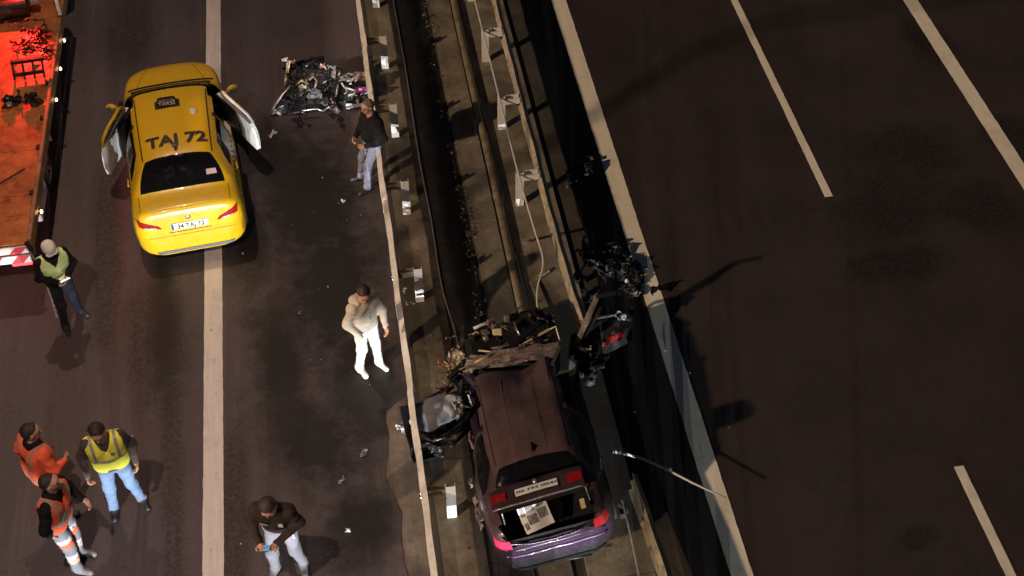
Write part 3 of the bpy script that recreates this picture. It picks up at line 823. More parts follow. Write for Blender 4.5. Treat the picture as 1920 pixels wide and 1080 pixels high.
def scraps(root, specs, seed=0):
    """specs: (kind, material, world points / centre, size ...) -> one part each"""
    for k, sp in enumerate(specs):
        kind, mat = sp[0], sp[1]; b = MB()
        if kind == 'tube': b.tube([Vector(p) for p in sp[2]], sp[3], 7); nm = sp[4]; sm = True
        elif kind == 'bar': b.bar(sp[2], sp[3], sp[4], sp[5]); nm = sp[6]; sm = False
        elif kind == 'box': b.box(sp[2], sp[3], sp[4], bev=min(sp[3]) * .15); nm = sp[5]; sm = False
        elif kind == 'sheet': crumple(b, sp[2], sp[3], sp[4], seed * 50 + k, sp[5], sp[7] if len(sp) > 7 else 8, .006); nm = sp[6]; sm = False
        elif kind == 'poly':
            # folded panel through the four given corners
            q = [Vector(p) for p in sp[2]]; r = random.Random(seed * 31 + k); n = 7; am = sp[3]
            H = {(i, j): Vector((r.uniform(-1, 1), r.uniform(-1, 1), r.uniform(-1, 1))) * am for i in range(n + 1) for j in range(n + 1)}
            b.sheet(n, n, lambda u, v: q[0] * (1 - u) * (1 - v) + q[1] * u * (1 - v) + q[2] * u * v + q[3] * (1 - u) * v + H[(round(u * n), round(v * n))], .008); nm = sp[4]; sm = False
        adopt(b.build(nm, mat, None, sm), root)

# ------------------------------------------------------------------ the wrecked purple car
KW = dict(
    w=[(-.0, .46), (.03, .58), (.08, .68), (.16, .75), (.28, .80), (.4, .82), (.7, .83), (2.1, .84), (3.0, .84), (3.87, .83)],
    zb=[(0, .40), (.04, .62), (.09, .84), (.16, .93), (.45, .955), (1.2, .94), (3.0, .90), (3.87, .82)],
    dw=[(0, .02), (.2, .05), (.45, .07), (3.0, .06), (3.87, .03)],
    wt=[(0, .38), (.05, .52), (.12, .64), (.3, .69), (.5, .70), (.92, .52), (1.5, .545), (2.4, .555), (3.0, .68), (3.87, .64)],
    zc=[(0, .42), (.02, .56), (.05, .80), (.08, .96), (.12, 1.03), (.2, 1.06), (.48, 1.09), (.92, 1.37), (1.4, 1.415), (2.0, 1.40), (2.40, 1.34), (2.97, 1.02), (3.87, .90)],
    dz=[(0, .02), (.12, .03), (.45, .035), (.92, .07), (2.4, .07), (3.0, .04), (3.87, .03)])
def dent(p):
    q = Vector(p)
    if q.z > 1.0 and 1.0 < q.y < 2.9:                       # the front of the roof is folded down to the right
        k = max(0, min(1, (q.y - 1.7) / .65)); q.z -= .20 * k * max(0, 1 - abs(q.x - .08) / .48)
        q.z += .07 * k * max(0, 1 - abs(q.x - .44) / .12)
    if q.z > 1.2:
        for rx in (-.19, .20): q.z += .013 * math.exp(-((q.x - rx) / .02) ** 2)
    q += wob(q, 3.1, .008, 4)
    if q.x < -.7: q.x += .03 * math.sin(q.y * 5) - .015
    return q
W_ = Shell(KW, 3.87, dent)
wreck = empty('wrecked_car', (4.54, -5.95, .17), rot=(0, R(-12), R(1)))
tag(wreck, 'wrecked purple sedan with smashed front and raised boot lid on the median', 'car')
rw = random.Random(9); jag = {}
def jn(a, b): 
    k = (round(a * 8), round(b * 8)); 
    if k not in jag: jag[k] = rw.uniform(-.12, .12)
    return jag[k]
def wreck_cut(c):
    if c.y > 2.74 + jn(c.x, c.z) and c.z > .5: return True
    if c.y > 2.97 + jn(c.x, c.z): return True
    if 2.49 < c.y and c.z > .8 and abs(c.x) < .62: return True
    if abs(c.x) > .50 and 1.62 < c.y < 2.67 and .32 < c.z < 1.28: return True             # front doors are gone
    if abs(c.x) < .60 and .09 < c.y < .47 and c.z > .85: return True                   # boot opening
    if abs(c.x) < .60 and c.y <= .12 and c.z > .76: return True
    if abs(c.x) > .6 and (c.y - .72) ** 2 + (c.z - .31) ** 2 < .355 ** 2: return True
    return False
W_.body(wreck_cut, wreck, ['purple', 'roof_amberlit', 'purple_amberlit', 'black'], lambda c: 1 if (c.z > 1.22 and .85 < c.y) else (3 if c.z < .46 else (0 if (c.y < .45 and c.z < .80) else 2)))  # lower rear coloured as flood-lit, roof and upper panels as amber-lit
W_.patch('rear_window', [(-.64, .52), (.64, .52), (.47, .90), (-.47, .90)], 'top', 'glass', wreck, rnd_=.22, nx=22, ny=12)
for sd, m_ in ((-1, 'L'), (1, 'R')):
    W_.patch('side_window', [(.68, 1.0), (1.57, .98), (1.55, 1.27), (1.05, 1.25)], m_, 'glass', wreck, rnd_=.25)
    W_.patch('roof_trim', [(sd * .475, .95), (sd * .49, .95), (sd * .51, 2.28), (sd * .495, 2.28)], 'top', 'black', wreck, off=.003, rnd_=0, nx=2, ny=20)
    W_.patch('tail_light', [(sd * .54, .90), (sd * .53, .75), (sd * .74, .74), (sd * .715, .92)], 'rear', 'pinklamp' if sd < 0 else 'redlamp', wreck, off=.012, rnd_=.2, th=.02)
    b = MB(); b.bar((sd * .76, 1.62, .3), (sd * .54, 1.59, 1.30), .07, .09); b.build('door_pillar', 'purple', wreck)
    b = MB(); b.bar((sd * .54, 2.30, 1.27), (sd * .69, 2.82, .95), .05, .06); b.build('windscreen_pillar', 'purple', wreck)
    b = MB(); b.box((sd * .75, 2.15, .30), (.14, 1.2, .10), (0, R(4), 0), bev=.03); b.build('sill', 'purple', wreck)
for zz, nm, rr in ((.70, 'bumper_shelf', .030), (.585, 'bumper_bulge', .040)):
    b = MB(); b.tube([W_.rear(-.66 + 1.32 * k / 30, zz)[0] + Vector((0, .012, 0)) for k in range(31)], rr, 10); b.build(nm, 'purple', wreck, True)
W_.patch('rear_valance', [(-.55, .27), (.60, .27), (.62, .33), (-.58, .33)], 'rear', 'gloss_black', wreck, off=.02, rnd_=.2, nx=24, ny=5)
# boot tub
b = MB(); x0, x1, y0, y1, zf, zt = -.60, .60, .10, .80, .42, .86
b.add([(x0, y0, zf), (x1, y0, zf), (x1, y1, zf), (x0, y1, zf), (x0, y0, zt), (x1, y0, zt), (x1, y1, zt + .1), (x0, y1, zt + .1)],
      [(0, 1, 2, 3), (0, 4, 5, 1), (1, 5, 6, 2), (2, 6, 7, 3), (3, 7, 4, 0)])
b.build('boot_tub', 'black', wreck)
b = MB()
rim = [(-.61, .49, .99), (-.62, .32, .975), (-.605, .17, .95), (-.55, .07, .84), (-.3, .045, .775), (0, .035, .765), (.3, .045, .775), (.55, .07, .84), (.605, .17, .95), (.62, .32, .975), (.61, .49, .99)]
b.tube(rim, .018, 6); b.build('boot_seal', 'gloss_black', wreck, True)
b = MB(); b.box((0, .052, .70), (1.18, .05, .13), (R(-8), 0, 0), bev=.015); b.build('rear_panel', 'purple', wreck)
# boot lid
hy, hz = .60, 1.10
lid = empty('boot_lid', (0, hy, hz)); lid.parent = wreck; lid.rotation_euler = (R(-82), R(-2), 0)
nx, ny = 16, 18; path = []
for j in range(ny + 1):
    row = []
    for i in range(nx + 1):
        x = -.59 + 1.18 * i / nx
        if j <= 9: p = W_.top(x, .57 - (.57 - .14) * j / 9)[0]
        else:
            z = .985 - (.985 - .70) * (j - 10) / 8; h, n = W_.rear(x, z); p = h
        row.append(p - Vector((0, hy, hz)))
    path.append(row)
def lf(u, v): return path[round(v * ny)][round(u * nx)]
b = MB(); b.sheet(nx, ny, lambda u, v: lf(u, v), -.03); b.build('lid_panel', 'purple_amberlit', lid, True, 35)
def lidp(x, v, off):
    j = v * ny; j0 = min(ny - 1, int(j)); t = j - j0; i = (x + .59) / 1.18 * nx; i0 = max(0, min(nx - 1, int(i))); s = i - i0
    P = lambda a, c: path[a][c]
    p = (P(j0, i0) * (1 - s) + P(j0, i0 + 1) * s) * (1 - t) + (P(j0 + 1, i0) * (1 - s) + P(j0 + 1, i0 + 1) * s) * t
    n = (P(j0, i0 + 1) - P(j0, i0)).cross(P(j0 + 1, i0) - P(j0, i0)).normalized()
    if n.y > 0 or n.z < -.2: n = -n
    return p, n, p + n * off
def lid_patch(name, x0, x1, v0, v1, mat, off, parent, nxx=8, nyy=4):
    b = MB(); vs = [lidp(x0 + (x1 - x0) * i / nxx, v0 + (v1 - v0) * j / nyy, off)[2] for j in range(nyy + 1) for i in range(nxx + 1)]
    b.add(vs, [(j * (nxx + 1) + i, j * (nxx + 1) + i + 1, (j + 1) * (nxx + 1) + i + 1, (j + 1) * (nxx + 1) + i) for j in range(nyy) for i in range(nxx)])
    o = b.build(name, mat, parent, True); return o
lid_patch('plate_frame', -.29, .29, .655, .865, 'black', .010, lid)
lp = lid_patch('number_plate', -.27, .27, .68, .84, 'plate', .016, lid)
tv, tf = text_mesh('06 FN 0045', .085, .012); b = MB()
b.add([lidp(x * .90 + .01, .76 - y / .085 * .052, .022)[2] for x, y in tv], tf); b.build('plate_lettering', 'ink', lp)
for sx in (-1, 1):
    tl = lid_patch('inner_lamp', sx * .39, sx * .575, .66, .86, 'redlamp', .014, lid)
    b = MB(); b.tube([Vector((sx * .54, -.10, -.04)), Vector((sx * .55, -.04, -.14)), Vector((sx * .56, .12, -.30))], .010, 6); b.build('gas_strut', 'silver', lid, True)
b = MB(); p, n, q = lidp(0, .60, .006); b.ball(q, (.035, .02, .035), 12, 8); b.build('emblem', 'silver', lid, True)
b = MB(); b.sheet(12, 8, lambda u, v: lidp(-.54 + 1.08 * u, .96 - .86 * v, 0)[0] + Vector((0, .05 * (1 - v) + .0, -.055)), .01); b.build('lid_lining', 'black', lid)
b = MB(); b.tube([lidp(-.58 + 1.16 * k / 12, .995, .008)[2] for k in range(13)], .012, 6); b.build('lid_edge_trim', 'silver', lid, True)
for rx in (-.20, .21):
    W_.patch('roof_ridge', [(rx - .012, .98), (rx + .012, .98), (rx + .012, 2.30), (rx - .012, 2.30)], 'top', 'roof_amberlit', wreck, off=.005, rnd_=.1, nx=3, ny=24, th=.008)
# roof fin
b = MB(); h, n = W_.top(0.03, 1.05); b.add([h + Vector(q) for q in ((-.022, -.08, -.01), (.022, -.08, -.01), (0, .11, -.01), (0, -.075, .065))], [(0, 1, 3), (1, 2, 3), (2, 0, 3), (0, 2, 1)]); b.build('roof_fin', 'gloss_black', wreck)
# cabin
b = MB(); b.box((0, 1.6, .30), (1.4, 2.5, .06)); b.build('cabin_floor', 'black', wreck)
seat(wreck, -.36, 1.95); seat(wreck, .36, 1.95)
b = MB(); b.box((0, .84, .6), (1.2, .12, .6), (R(14), 0, 0), bev=.05); b.build('rear_bench', 'black', wreck)
for sx in (-1, 1): wheel(wreck, sx * .74, .72, .29, steer=0)
W = lambda px, py, z: at(px, py, z)
scraps(wreck, [
    # cowl, dashboard and the crushed engine bay ahead of the roof
    ('poly', 'cowl', [W(868, 700, .86), W(1000, 676, .90), W(985, 648, .92), W(880, 668, .90)], .022, 'cowl_panel'),
    ('poly', 'mauve', [W(955, 682, .98), W(1042, 670, 1.04), W(1046, 640, 1.0), W(960, 655, .94)], .02, 'bonnet_scrap'),
    ('poly', 'cowl', [W(905, 672, .80), W(1030, 648, .84), W(1026, 634, .84), W(910, 655, .80)], .02, 'bulkhead'),
    ('box', 'black', W(960, 668, .55), (1.30, .7, .5), (0, 0, R(4)), 'engine_block'),
    ('box', 'darkmetal', W(985, 622, .50), (.55, .45, .40), (R(8), R(5), R(20)), 'engine'),
    ('box', 'darkmetal', W(900, 640, .45), (.6, .40, .35), (R(-8), R(5), R(-10)), 'gearbox'),
    ('box', 'cream', W(934, 629, .70), (.15, .12, .26), (R(14), R(-5), R(-8)), 'fuse_box'),
    ('box', 'darkmetal', W(962, 622, .72), (.16, .14, .2), (R(14), R(-5), R(-8)), 'battery'),
    ('tube', 'shard', [W(888, 616, .70), W(903, 609, .72), W(922, 604, .72)], .026, 'pale_hose'),
    ('bar', 'cream', W(978, 648, .80), W(1030, 618, .80), .035, .03, 'brace'),
    ('tube', 'galv', [W(1030, 618, .8), W(1042, 612, .82), W(1050, 640, .8)], .012, 'stay'),
    ('bar', 'black', W(842, 710, .55), W(900, 648, .62), .07, .05, 'cross_member'),
    ('bar', 'black', W(955, 655, .85), W(1010, 605, .78), .09, .05, 'cross_member'),
    ('tube', 'cream', [W(890, 680, .88), W(905, 672, .92), W(925, 664, .90)], .018, 'loom'),
    ('tube', 'cream', [W(897, 657, .86), W(918, 659, .86), W(938, 664, .88)], .014, 'loom'),
    ('tube', 'silver', [W(975, 628, .8), W(968, 616, .82), W(964, 604, .8)], .018, 'coil'),
    ('sheet', 'bare', W(860, 672, .62), (.22, .30, .1), (R(20), R(-20), R(20)), .03, 'torn_wing'),
    ('sheet', 'darkmetal', W(1020, 605, .66), (.32, .2, .1), (R(30), R(10), R(20)), .04, 'torn_panel'),
    ('sheet', 'black', W(985, 598, .60), (.5, .25, .1), (R(30), 0, R(5)), .06, 'fan_shroud'),
    ('sheet', 'black', W(905, 622, .55), (.4, .25, .1), (R(10), R(20), R(-12)), .06, 'air_box'),
    ('sheet', 'bare', W(1018, 588, .62), (.10, .12, .1), (R(40), 0, 0), .03, 'bracket', 5),
    ('sheet', 'purple', W(884, 725, .75), (.10, .5, .1), (0, R(75), R(3)), .03, 'torn_pillar_skin'),
    ('sheet', 'shard', W(883, 750, .80), (.09, .14, .1), (0, R(60), 0), .015, 'white_scrap', 4),
    ('sheet', 'shard', W(884, 905, .62), (.06, .14, .1), (0, R(60), 0), .02, 'white_scrap', 4),
    ('sheet', 'bare', W(897, 955, .6), (.10, .35, .1), (0, R(70), R(3)), .03, 'torn_wing_edge'),
    ('sheet', 'silver', W(900, 975, .55), (.08, .22, .1), (0, R(60), R(3)), .025, 'torn_wing_edge'),
    ('sheet', 'cowl', W(886, 830, .60), (.06, .34, .1), (0, R(70), R(3)), .02, 'torn_sill_skin'),
    ('tube', 'darkmetal', [W(1060, 1050, .25), W(1085, 1045, .28), W(1110, 1040, .25)], .016, 'exhaust_scrap'),
    ('tube', 'galv', [W(1085, 815, .8), W(1092, 808, .86), W(1101, 793, .92)], .006, 'bent_wire'),
])
r = random.Random(21)
for k in range(26):
    b = MB(); p = W(r.uniform(850, 1045), r.uniform(592, 668), r.uniform(.55, .82))
    q = [p]
    for _ in range(4): q.append(q[-1] + Vector((r.uniform(-.1, .1), r.uniform(-.09, .09), r.uniform(-.06, .06))))
    b.tube(q, r.uniform(.006, .016), 5); adopt(b.build('hose', r.choice(['black', 'darkmetal', 'rust', 'bare', 'cowl']), None, True), wreck)
for k in range(34):
    b = MB(); p = W(r.uniform(880, 1042), r.uniform(596, 650), r.uniform(.62, .84))
    if k % 3: crumple(b, p, (r.uniform(.07, .2), r.uniform(.07, .18), .1), (r.uniform(-1, 1), r.uniform(-1, 1), r.uniform(0, 6)), 1500 + k, .03, 4, .006); nm = 'torn_scrap'
    else: b.box(p, (r.uniform(.06, .14), r.uniform(.05, .12), r.uniform(.05, .16)), (r.uniform(-.4, .4), r.uniform(-.4, .4), r.uniform(0, 3)), bev=.012); nm = 'engine_part'
    adopt(b.build(nm, r.choice(['black', 'darkmetal', 'gloss_black', 'darkmetal', 'bare', 'cowl', 'black', 'mauve'])), wreck)
MT['copper'] = M('copper_wiring', (.45, .14, .07), .5, .2, .3, 30)
for k in range(22):
    b = MB(); p = W(r.uniform(832, 876), r.uniform(668, 704), r.uniform(.42, .62)); q = [p]
    for _ in range(4): q.append(q[-1] + Vector((r.uniform(-.09, .09), r.uniform(-.06, .09), r.uniform(-.04, .05))))
    b.tube(q, r.uniform(.006, .013), 5); adopt(b.build('wiring', r.choice(['copper', 'cream', 'copper', 'cowl']), None, True), wreck)

# things lying in the open boot
np_ = empty('newspaper', at(1004, 966, .90)); np_.rotation_euler = (R(34), R(-4), R(16))
tag(np_, 'white printed newspaper sheet lying in the open boot of the purple car', 'newspaper')
b = MB(); b.sheet(8, 8, lambda u, v: ((u - .5) * .40, (v - .5) * .36, .02 * math.sin(u * 5) + .015 * math.cos(v * 6)), .008); b.build('paper', 'whiteink', np_)
MT['halftone'] = M('grey_halftone', (.26, .24, .26), .8, 0, .6, 28)
for (cx, cy, sx, sy) in ((.105, .0, .13, .13), (-.05, -.03, .13, .12), (.10, .125, .10, .07), (-.05, .12, .11, .09), (-.155, -.09, .05, .09), (-.155, .1, .05, .12)):
    b = MB(); b.sheet(4, 4, lambda u, v: (cx + (u - .5) * sx, cy + (v - .5) * sy, .02 * math.sin((.5 + (cx + (u - .5) * sx) / .40) * 5) + .015 * math.cos((.5 + (cy + (v - .5) * sy) / .36) * 6) + .004), .002)
    b.build('printed_picture', 'halftone', np_)
b = MB(); p = at(998, 1000, .56); b.sheet(6, 3, lambda u, v: p + Vector((.11 * (v - .5) + .10 * u - .05, .32 * (u - .5), .02 * math.sin(u * 6))), .01)
tag(b.build('cardboard_strip', 'cream'), 'pale beige cardboard strip sticking out below the newspaper', 'cardboard')
b = MB(); p = at(1036, 962, .6); b.sheet(8, 4, lambda u, v: p + Vector((.16 * (v - .5) + .05 * math.sin(u * 3), .42 * (u - .5), .10 + .08 * math.sin(v * 3.1))), .012)
tag(b.build('grey_bag', 'grey_plastic', None, True), 'crumpled dark grey bag beside the newspaper in the boot', 'bag')
b = MB(); b.sheet(4, 4, lambda u, v: at(1092, 944, .80) + Vector(((u - .5) * .06, (v - .5) * .14, .02 * u)), .02)
tag(b.build('orange_scrap', 'cream'), 'small tan scrap wedged at the right edge of the open boot', 'scrap')
b = MB(); p = at(1050, 985, .52)
for k in range(5): b.box(p + Vector((-.18 + .09 * k, .02 * k, .03)), (.07, .34, .05), (0, 0, R(12)), bev=.012)
b.box(p + Vector((0, 0, .005)), (.5, .4, .05), (0, 0, R(12)), bev=.015)
tag(b.build('ribbed_mat', 'black'), 'ribbed black mat on the floor of the open boot', 'mat')

# ------------------------------------------------------------------ torn-off front end by the left guardrail
fe = empty('torn_front_end', at(590, 185, 0)); tag(fe, 'large crumpled black front end torn off a car, lying on the left road', 'car wreckage')
scraps(fe, [
    ('poly', 'black', [W(508, 214, .03), W(545, 210, .05), W(560, 155, .42), W(540, 152, .40)], .02, 'bumper_skin'),
    ('poly', 'gloss_black', [W(520, 208, .12), W(575, 204, .10), W(570, 150, .55), W(545, 160, .45)], .03, 'bumper_skin'),
    ('tube', 'grey_plastic', [W(506, 214, .05), W(520, 190, .18), W(538, 168, .34), W(556, 150, .48)], .028, 'bumper_edge'),
    ('tube', 'pinkmetal', [W(514, 202, .1), W(530, 176, .3), W(548, 160, .44)], .014, 'bumper_trim'),
    ('bar', 'bare', W(534, 160, .3), W(540, 116, .62), .03, .02, 'stay'),
    ('bar', 'bare', W(538, 150, .36), W(544, 114, .64), .025, .02, 'stay'),
    ('box', 'darkmetal', W(575, 150, .32), (.55, .45, .42), (R(10), R(-14), R(20)), 'engine_block'),
    ('box', 'black', W(600, 145, .35), (.45, .4, .45), (R(-10), R(14), R(-8)), 'radiator'),
    ('poly', 'gloss_black', [W(606, 180, .25), W(630, 195, .15), W(632, 130, .6), W(608, 126, .66)], .03, 'wing_panel'),
    ('poly', 'grey_plastic', [W(610, 140, .5), W(628, 150, .48), W(630, 124, .66), W(612, 122, .68)], .02, 'wing_panel'),
    ('tube', 'silver', [W(634, 158, .42), W(630, 180, .26), W(620, 198, .10), W(606, 208, .04)], .02, 'chrome_trim'),
    ('tube', 'silver', [W(606, 208, .04), W(595, 204, .06), W(575, 206, .06), W(550, 212, .04)], .018, 'chrome_trim'),
    ('tube', 'purple', [W(540, 214, .03), W(560, 208, .06), W(575, 214, .03)], .018, 'lower_lip'),
    ('sheet', 'grey_plastic', W(575, 188, .14), (.30, .14, .1), (R(20), R(10), R(10)), .04, 'lamp_reflector', 6),
    ('sheet', 'darkmetal', W(595, 190, .12), (.30, .16, .1), (R(10), R(-15), R(5)), .05, 'lamp_reflector', 6),
    ('sheet', 'silver', W(518, 210, .08), (.16, .10, .1), (R(20), R(10), R(10)), .03, 'fog_lamp', 5),
    ('tube', 'rust', [W(580, 150, .58), W(588, 143, .62), W(594, 152, .6), W(590, 166, .5)], .018, 'pipe'),
    ('tube', 'rust', [W(555, 160, .5), W(566, 150, .6), W(578, 158, .52)], .02, 'pipe'),
    ('sheet', 'rust', W(568, 160, .46), (.22, .16, .1), (R(20), R(10), R(30)), .05, 'torn_bracket', 6),
    ('sheet', 'black', W(575, 125, .42), (.6, .3, .1), (R(40), R(-5), R(4)), .07, 'bonnet_liner'),
    ('sheet', 'black', W(548, 135, .45), (.2, .4, .1), (R(20), R(60), R(4)), .04, 'crash_box'),
    ('tube', 'black', [W(560, 215, .03), W(566, 228, .02), W(576, 238, .02)], .012, 'cable'),
    ('sheet', 'shard', W(534, 112, .62), (.10, .06, .1), (R(20), 0, 0), .02, 'bright_scrap', 4),
    ('sheet', 'pinkmetal', W(546, 116, .62), (.12, .06, .1), (R(30), R(20), R(20)), .02, 'bright_scrap', 4),
    ('sheet', 'pinkmetal', W(605, 124, .68), (.10, .08, .1), (R(30), R(20), R(20)), .03, 'bright_scrap', 4),
    ('poly', 'black', [W(545, 205, .10), W(612, 200, .10), W(606, 150, .46), W(552, 140, .50)], .05, 'undertray'),
    ('poly', 'gloss_black', [W(548, 165, .40), W(610, 160, .42), W(604, 118, .62), W(552, 122, .60)], .05, 'bonnet_skin'),
    ('poly', 'grey_plastic', [W(575, 185, .22), W(604, 186, .20), W(600, 168, .36), W(580, 166, .36)], .03, 'grille'),
])
for k in range(18):
    b = MB(); p = W(r.uniform(535, 628), r.uniform(130, 200), 0); p.z = r.uniform(.1, .55); p += Vector((0, -p.z * .9, 0)); q = [p]
    for _ in range(4): q.append(q[-1] + Vector((r.uniform(-.1, .1), r.uniform(-.1, .1), r.uniform(-.07, .05))))
    for v_ in q: v_.z = max(.02, v_.z)
    b.tube(q, r.uniform(.006, .02), 5); adopt(b.build('hose', r.choice(['black', 'darkmetal', 'gloss_black', 'black', 'darkmetal', 'rust']), None, True), fe)
for k in range(16):
    b = MB(); p = W(r.uniform(530, 630), r.uniform(125, 205), r.uniform(.15, .55))
    crumple(b, p, (r.uniform(.08, .22), r.uniform(.08, .2), .1), (r.uniform(-1, 1), r.uniform(-1, 1), r.uniform(0, 6)), 400 + k, .03, 4, .006)
    adopt(b.build('torn_scrap', r.choice(['black', 'gloss_black', 'darkmetal', 'black', 'grey_plastic', 'purple_amberlit'])), fe)

f2 = empty('torn_wing', at(665, 180, 0)); tag(f2, 'smaller heap of torn purple wing and silver lamp pieces against the left guardrail', 'car wreckage')
scraps(f2, [
    ('poly', 'cowl', [W(648, 150, .35), W(690, 160, .30), W(686, 134, .5), W(652, 138, .5)], .02, 'wing_panel'),
    ('poly', 'black', [W(638, 195, .05), W(694, 196, .05), W(690, 160, .3), W(640, 160, .32)], .04, 'wheel_liner'),
    ('poly', 'gloss_black', [W(642, 185, .1), W(690, 182, .12), W(688, 150, .4), W(645, 150, .4)], .04, 'wheel_liner'),
    ('tube', 'shard', [W(640, 155, .42), W(646, 164, .36), W(660, 168, .32), W(672, 172, .3)], .018, 'trim_strip'),
    ('sheet', 'purplebright', W(680, 168, .36), (.22, .10, .1), (R(50), 0, R(-5)), .03, 'purple_scrap', 5),
    ('sheet', 'silver', W(644, 146, .48), (.16, .14, .1), (R(30), R(10), R(10)), .05, 'lamp_scrap', 5),
    ('sheet', 'shard', W(656, 150, .44), (.12, .10, .1), (R(30), R(30), R(10)), .05, 'lamp_scrap', 5),
    ('sheet', 'shard', W(668, 147, .45), (.14, .07, .1), (R(40), R(-20), R(30)), .03, 'lamp_scrap', 5),
    ('sheet', 'shard', W(664, 198, .06), (.26, .10, .1), (R(20), 0, R(10)), .03, 'white_scrap', 5),
    ('sheet', 'shard', W(684, 194, .08), (.18, .10, .1), (R(20), 0, R(20)), .03, 'white_scrap', 5),
])
for k in range(14):
    b = MB(); p = W(r.uniform(642, 690), r.uniform(140, 190), r.uniform(.1, .4)); q = [p]
    for _ in range(4): q.append(q[-1] + Vector((r.uniform(-.08, .08), r.uniform(-.08, .08), r.uniform(-.05, .05))))
    b.tube(q, r.uniform(.006, .014), 5); adopt(b.build('hose', r.choice(['black', 'silver', 'gloss_black', 'bare', 'shard']), None, True), f2)

# ------------------------------------------------------------------ torn door with grey airbag under the left rail
dd = empty('torn_door', at(825, 800, 0)); tag(dd, 'torn black car door with deflated grey airbag beside the wrecked purple car', 'car door')
def bowl(u, v):
    c = at(824, 778, .30); a = (u - .5) * 1.0; e = (v - .5) * .92
    p = Vector((a * .98 - e * .10, e * .95 + a * .52, .0))
    d = (a * a + e * e)
    return c + p + Vector((0, 0, -.20 + .55 * d + .03 * math.sin(7 * a + 2) * math.cos(6 * e) - (.16 if (v < .2) else 0)))
b = MB(); b.sheet(14, 12, bowl, .025); adopt(b.build('door_shell', 'gloss_black', None, True, 40), dd)
def bag(u, v):
    c = at(820, 775, .40); a = u * 2 - 1; e = v * 2 - 1
    x = a * math.sqrt(1 - .5 * e * e) * .40; y = e * math.sqrt(1 - .5 * a * a) * .25
    rr = min(1, math.sqrt(a * a * .5 + e * e * .5) * 1.15)
    z = .15 * (1 - rr ** 3) + .016 * math.sin(9 * a + 3 * e) + .014 * math.sin(11 * e - 5 * a)
    return c + Vector((x - y * .35, y + x * .42, z))
b = MB(); b.sheet(26, 18, bag, .02); adopt(b.build('airbag', 'airbag', None, True), dd)
scraps(dd, [
    ('tube', 'airbag', [W(790, 772, .40), W(803, 760, .46), W(818, 750, .48), W(830, 752, .46)], .045, 'airbag_fold'),
    ('tube', 'gloss_black', [W(786, 815, .26), W(812, 826, .28), W(842, 818, .30), W(872, 790, .36), W(886, 765, .42)], .03, 'door_edge'),
    ('tube', 'black', [W(783, 765, .36), W(800, 748, .40), W(825, 735, .42), W(850, 728, .44)], .022, 'window_channel'),
    ('tube', 'silver', [W(846, 735, .50), W(858, 752, .50), W(872, 762, .48), W(884, 764, .46)], .014, 'window_channel'),
    ('poly', 'black', [W(800, 828, .20), W(826, 838, .16), W(836, 862, .03), W(808, 850, .06)], .015, 'door_skin'),
    ('sheet', 'shard', W(815, 716, .40), (.12, .07, .1), (R(30), 0, R(5)), .02, 'white_clip', 4),
    ('sheet', 'bare', W(834, 732, .45), (.14, .10, .1), (R(30), R(10), R(30)), .04, 'window_motor', 5),
    ('sheet', 'silver', W(852, 737, .48), (.18, .12, .1), (R(30), R(-20), R(30)), .05, 'window_motor', 5),
    ('sheet', 'airbag', W(848, 762, .48), (.20, .14, .1), (R(30), R(-20), R(30)), .05, 'airbag_scrap', 6),
    ('sheet', 'airbag', W(860, 775, .46), (.14, .08, .1), (R(10), R(-20), R(30)), .04, 'airbag_scrap', 6),
    ('sheet', 'shard', W(755, 805, .06), (.18, .06, .1), (R(10), R(10), R(-28)), .03, 'silver_scrap', 4),
    ('sheet', 'silver', W(768, 812, .06), (.20, .08, .1), (R(10), R(10), R(-28)), .04, 'silver_scrap', 5),
    ('sheet', 'silver', W(762, 790, .08), (.14, .12, .1), (R(30), R(10), R(-28)), .05, 'silver_scrap', 5),
    ('sheet', 'black', W(766, 783, .10), (.18, .18, .1), (R(10), R(10), R(-28)), .05, 'black_scrap', 5),
])
for k in range(26):
    b = MB(); p = W(r.uniform(832, 886), r.uniform(715, 775), r.uniform(.35, .5)); q = [p]
    for _ in range(4): q.append(q[-1] + Vector((r.uniform(-.08, .08), r.uniform(-.08, .08), r.uniform(-.04, .04))))
    b.tube(q, r.uniform(.006, .014), 5); adopt(b.build('hose', r.choice(['black', 'silver', 'gloss_black', 'bare', 'darkmetal']), None, True), dd)

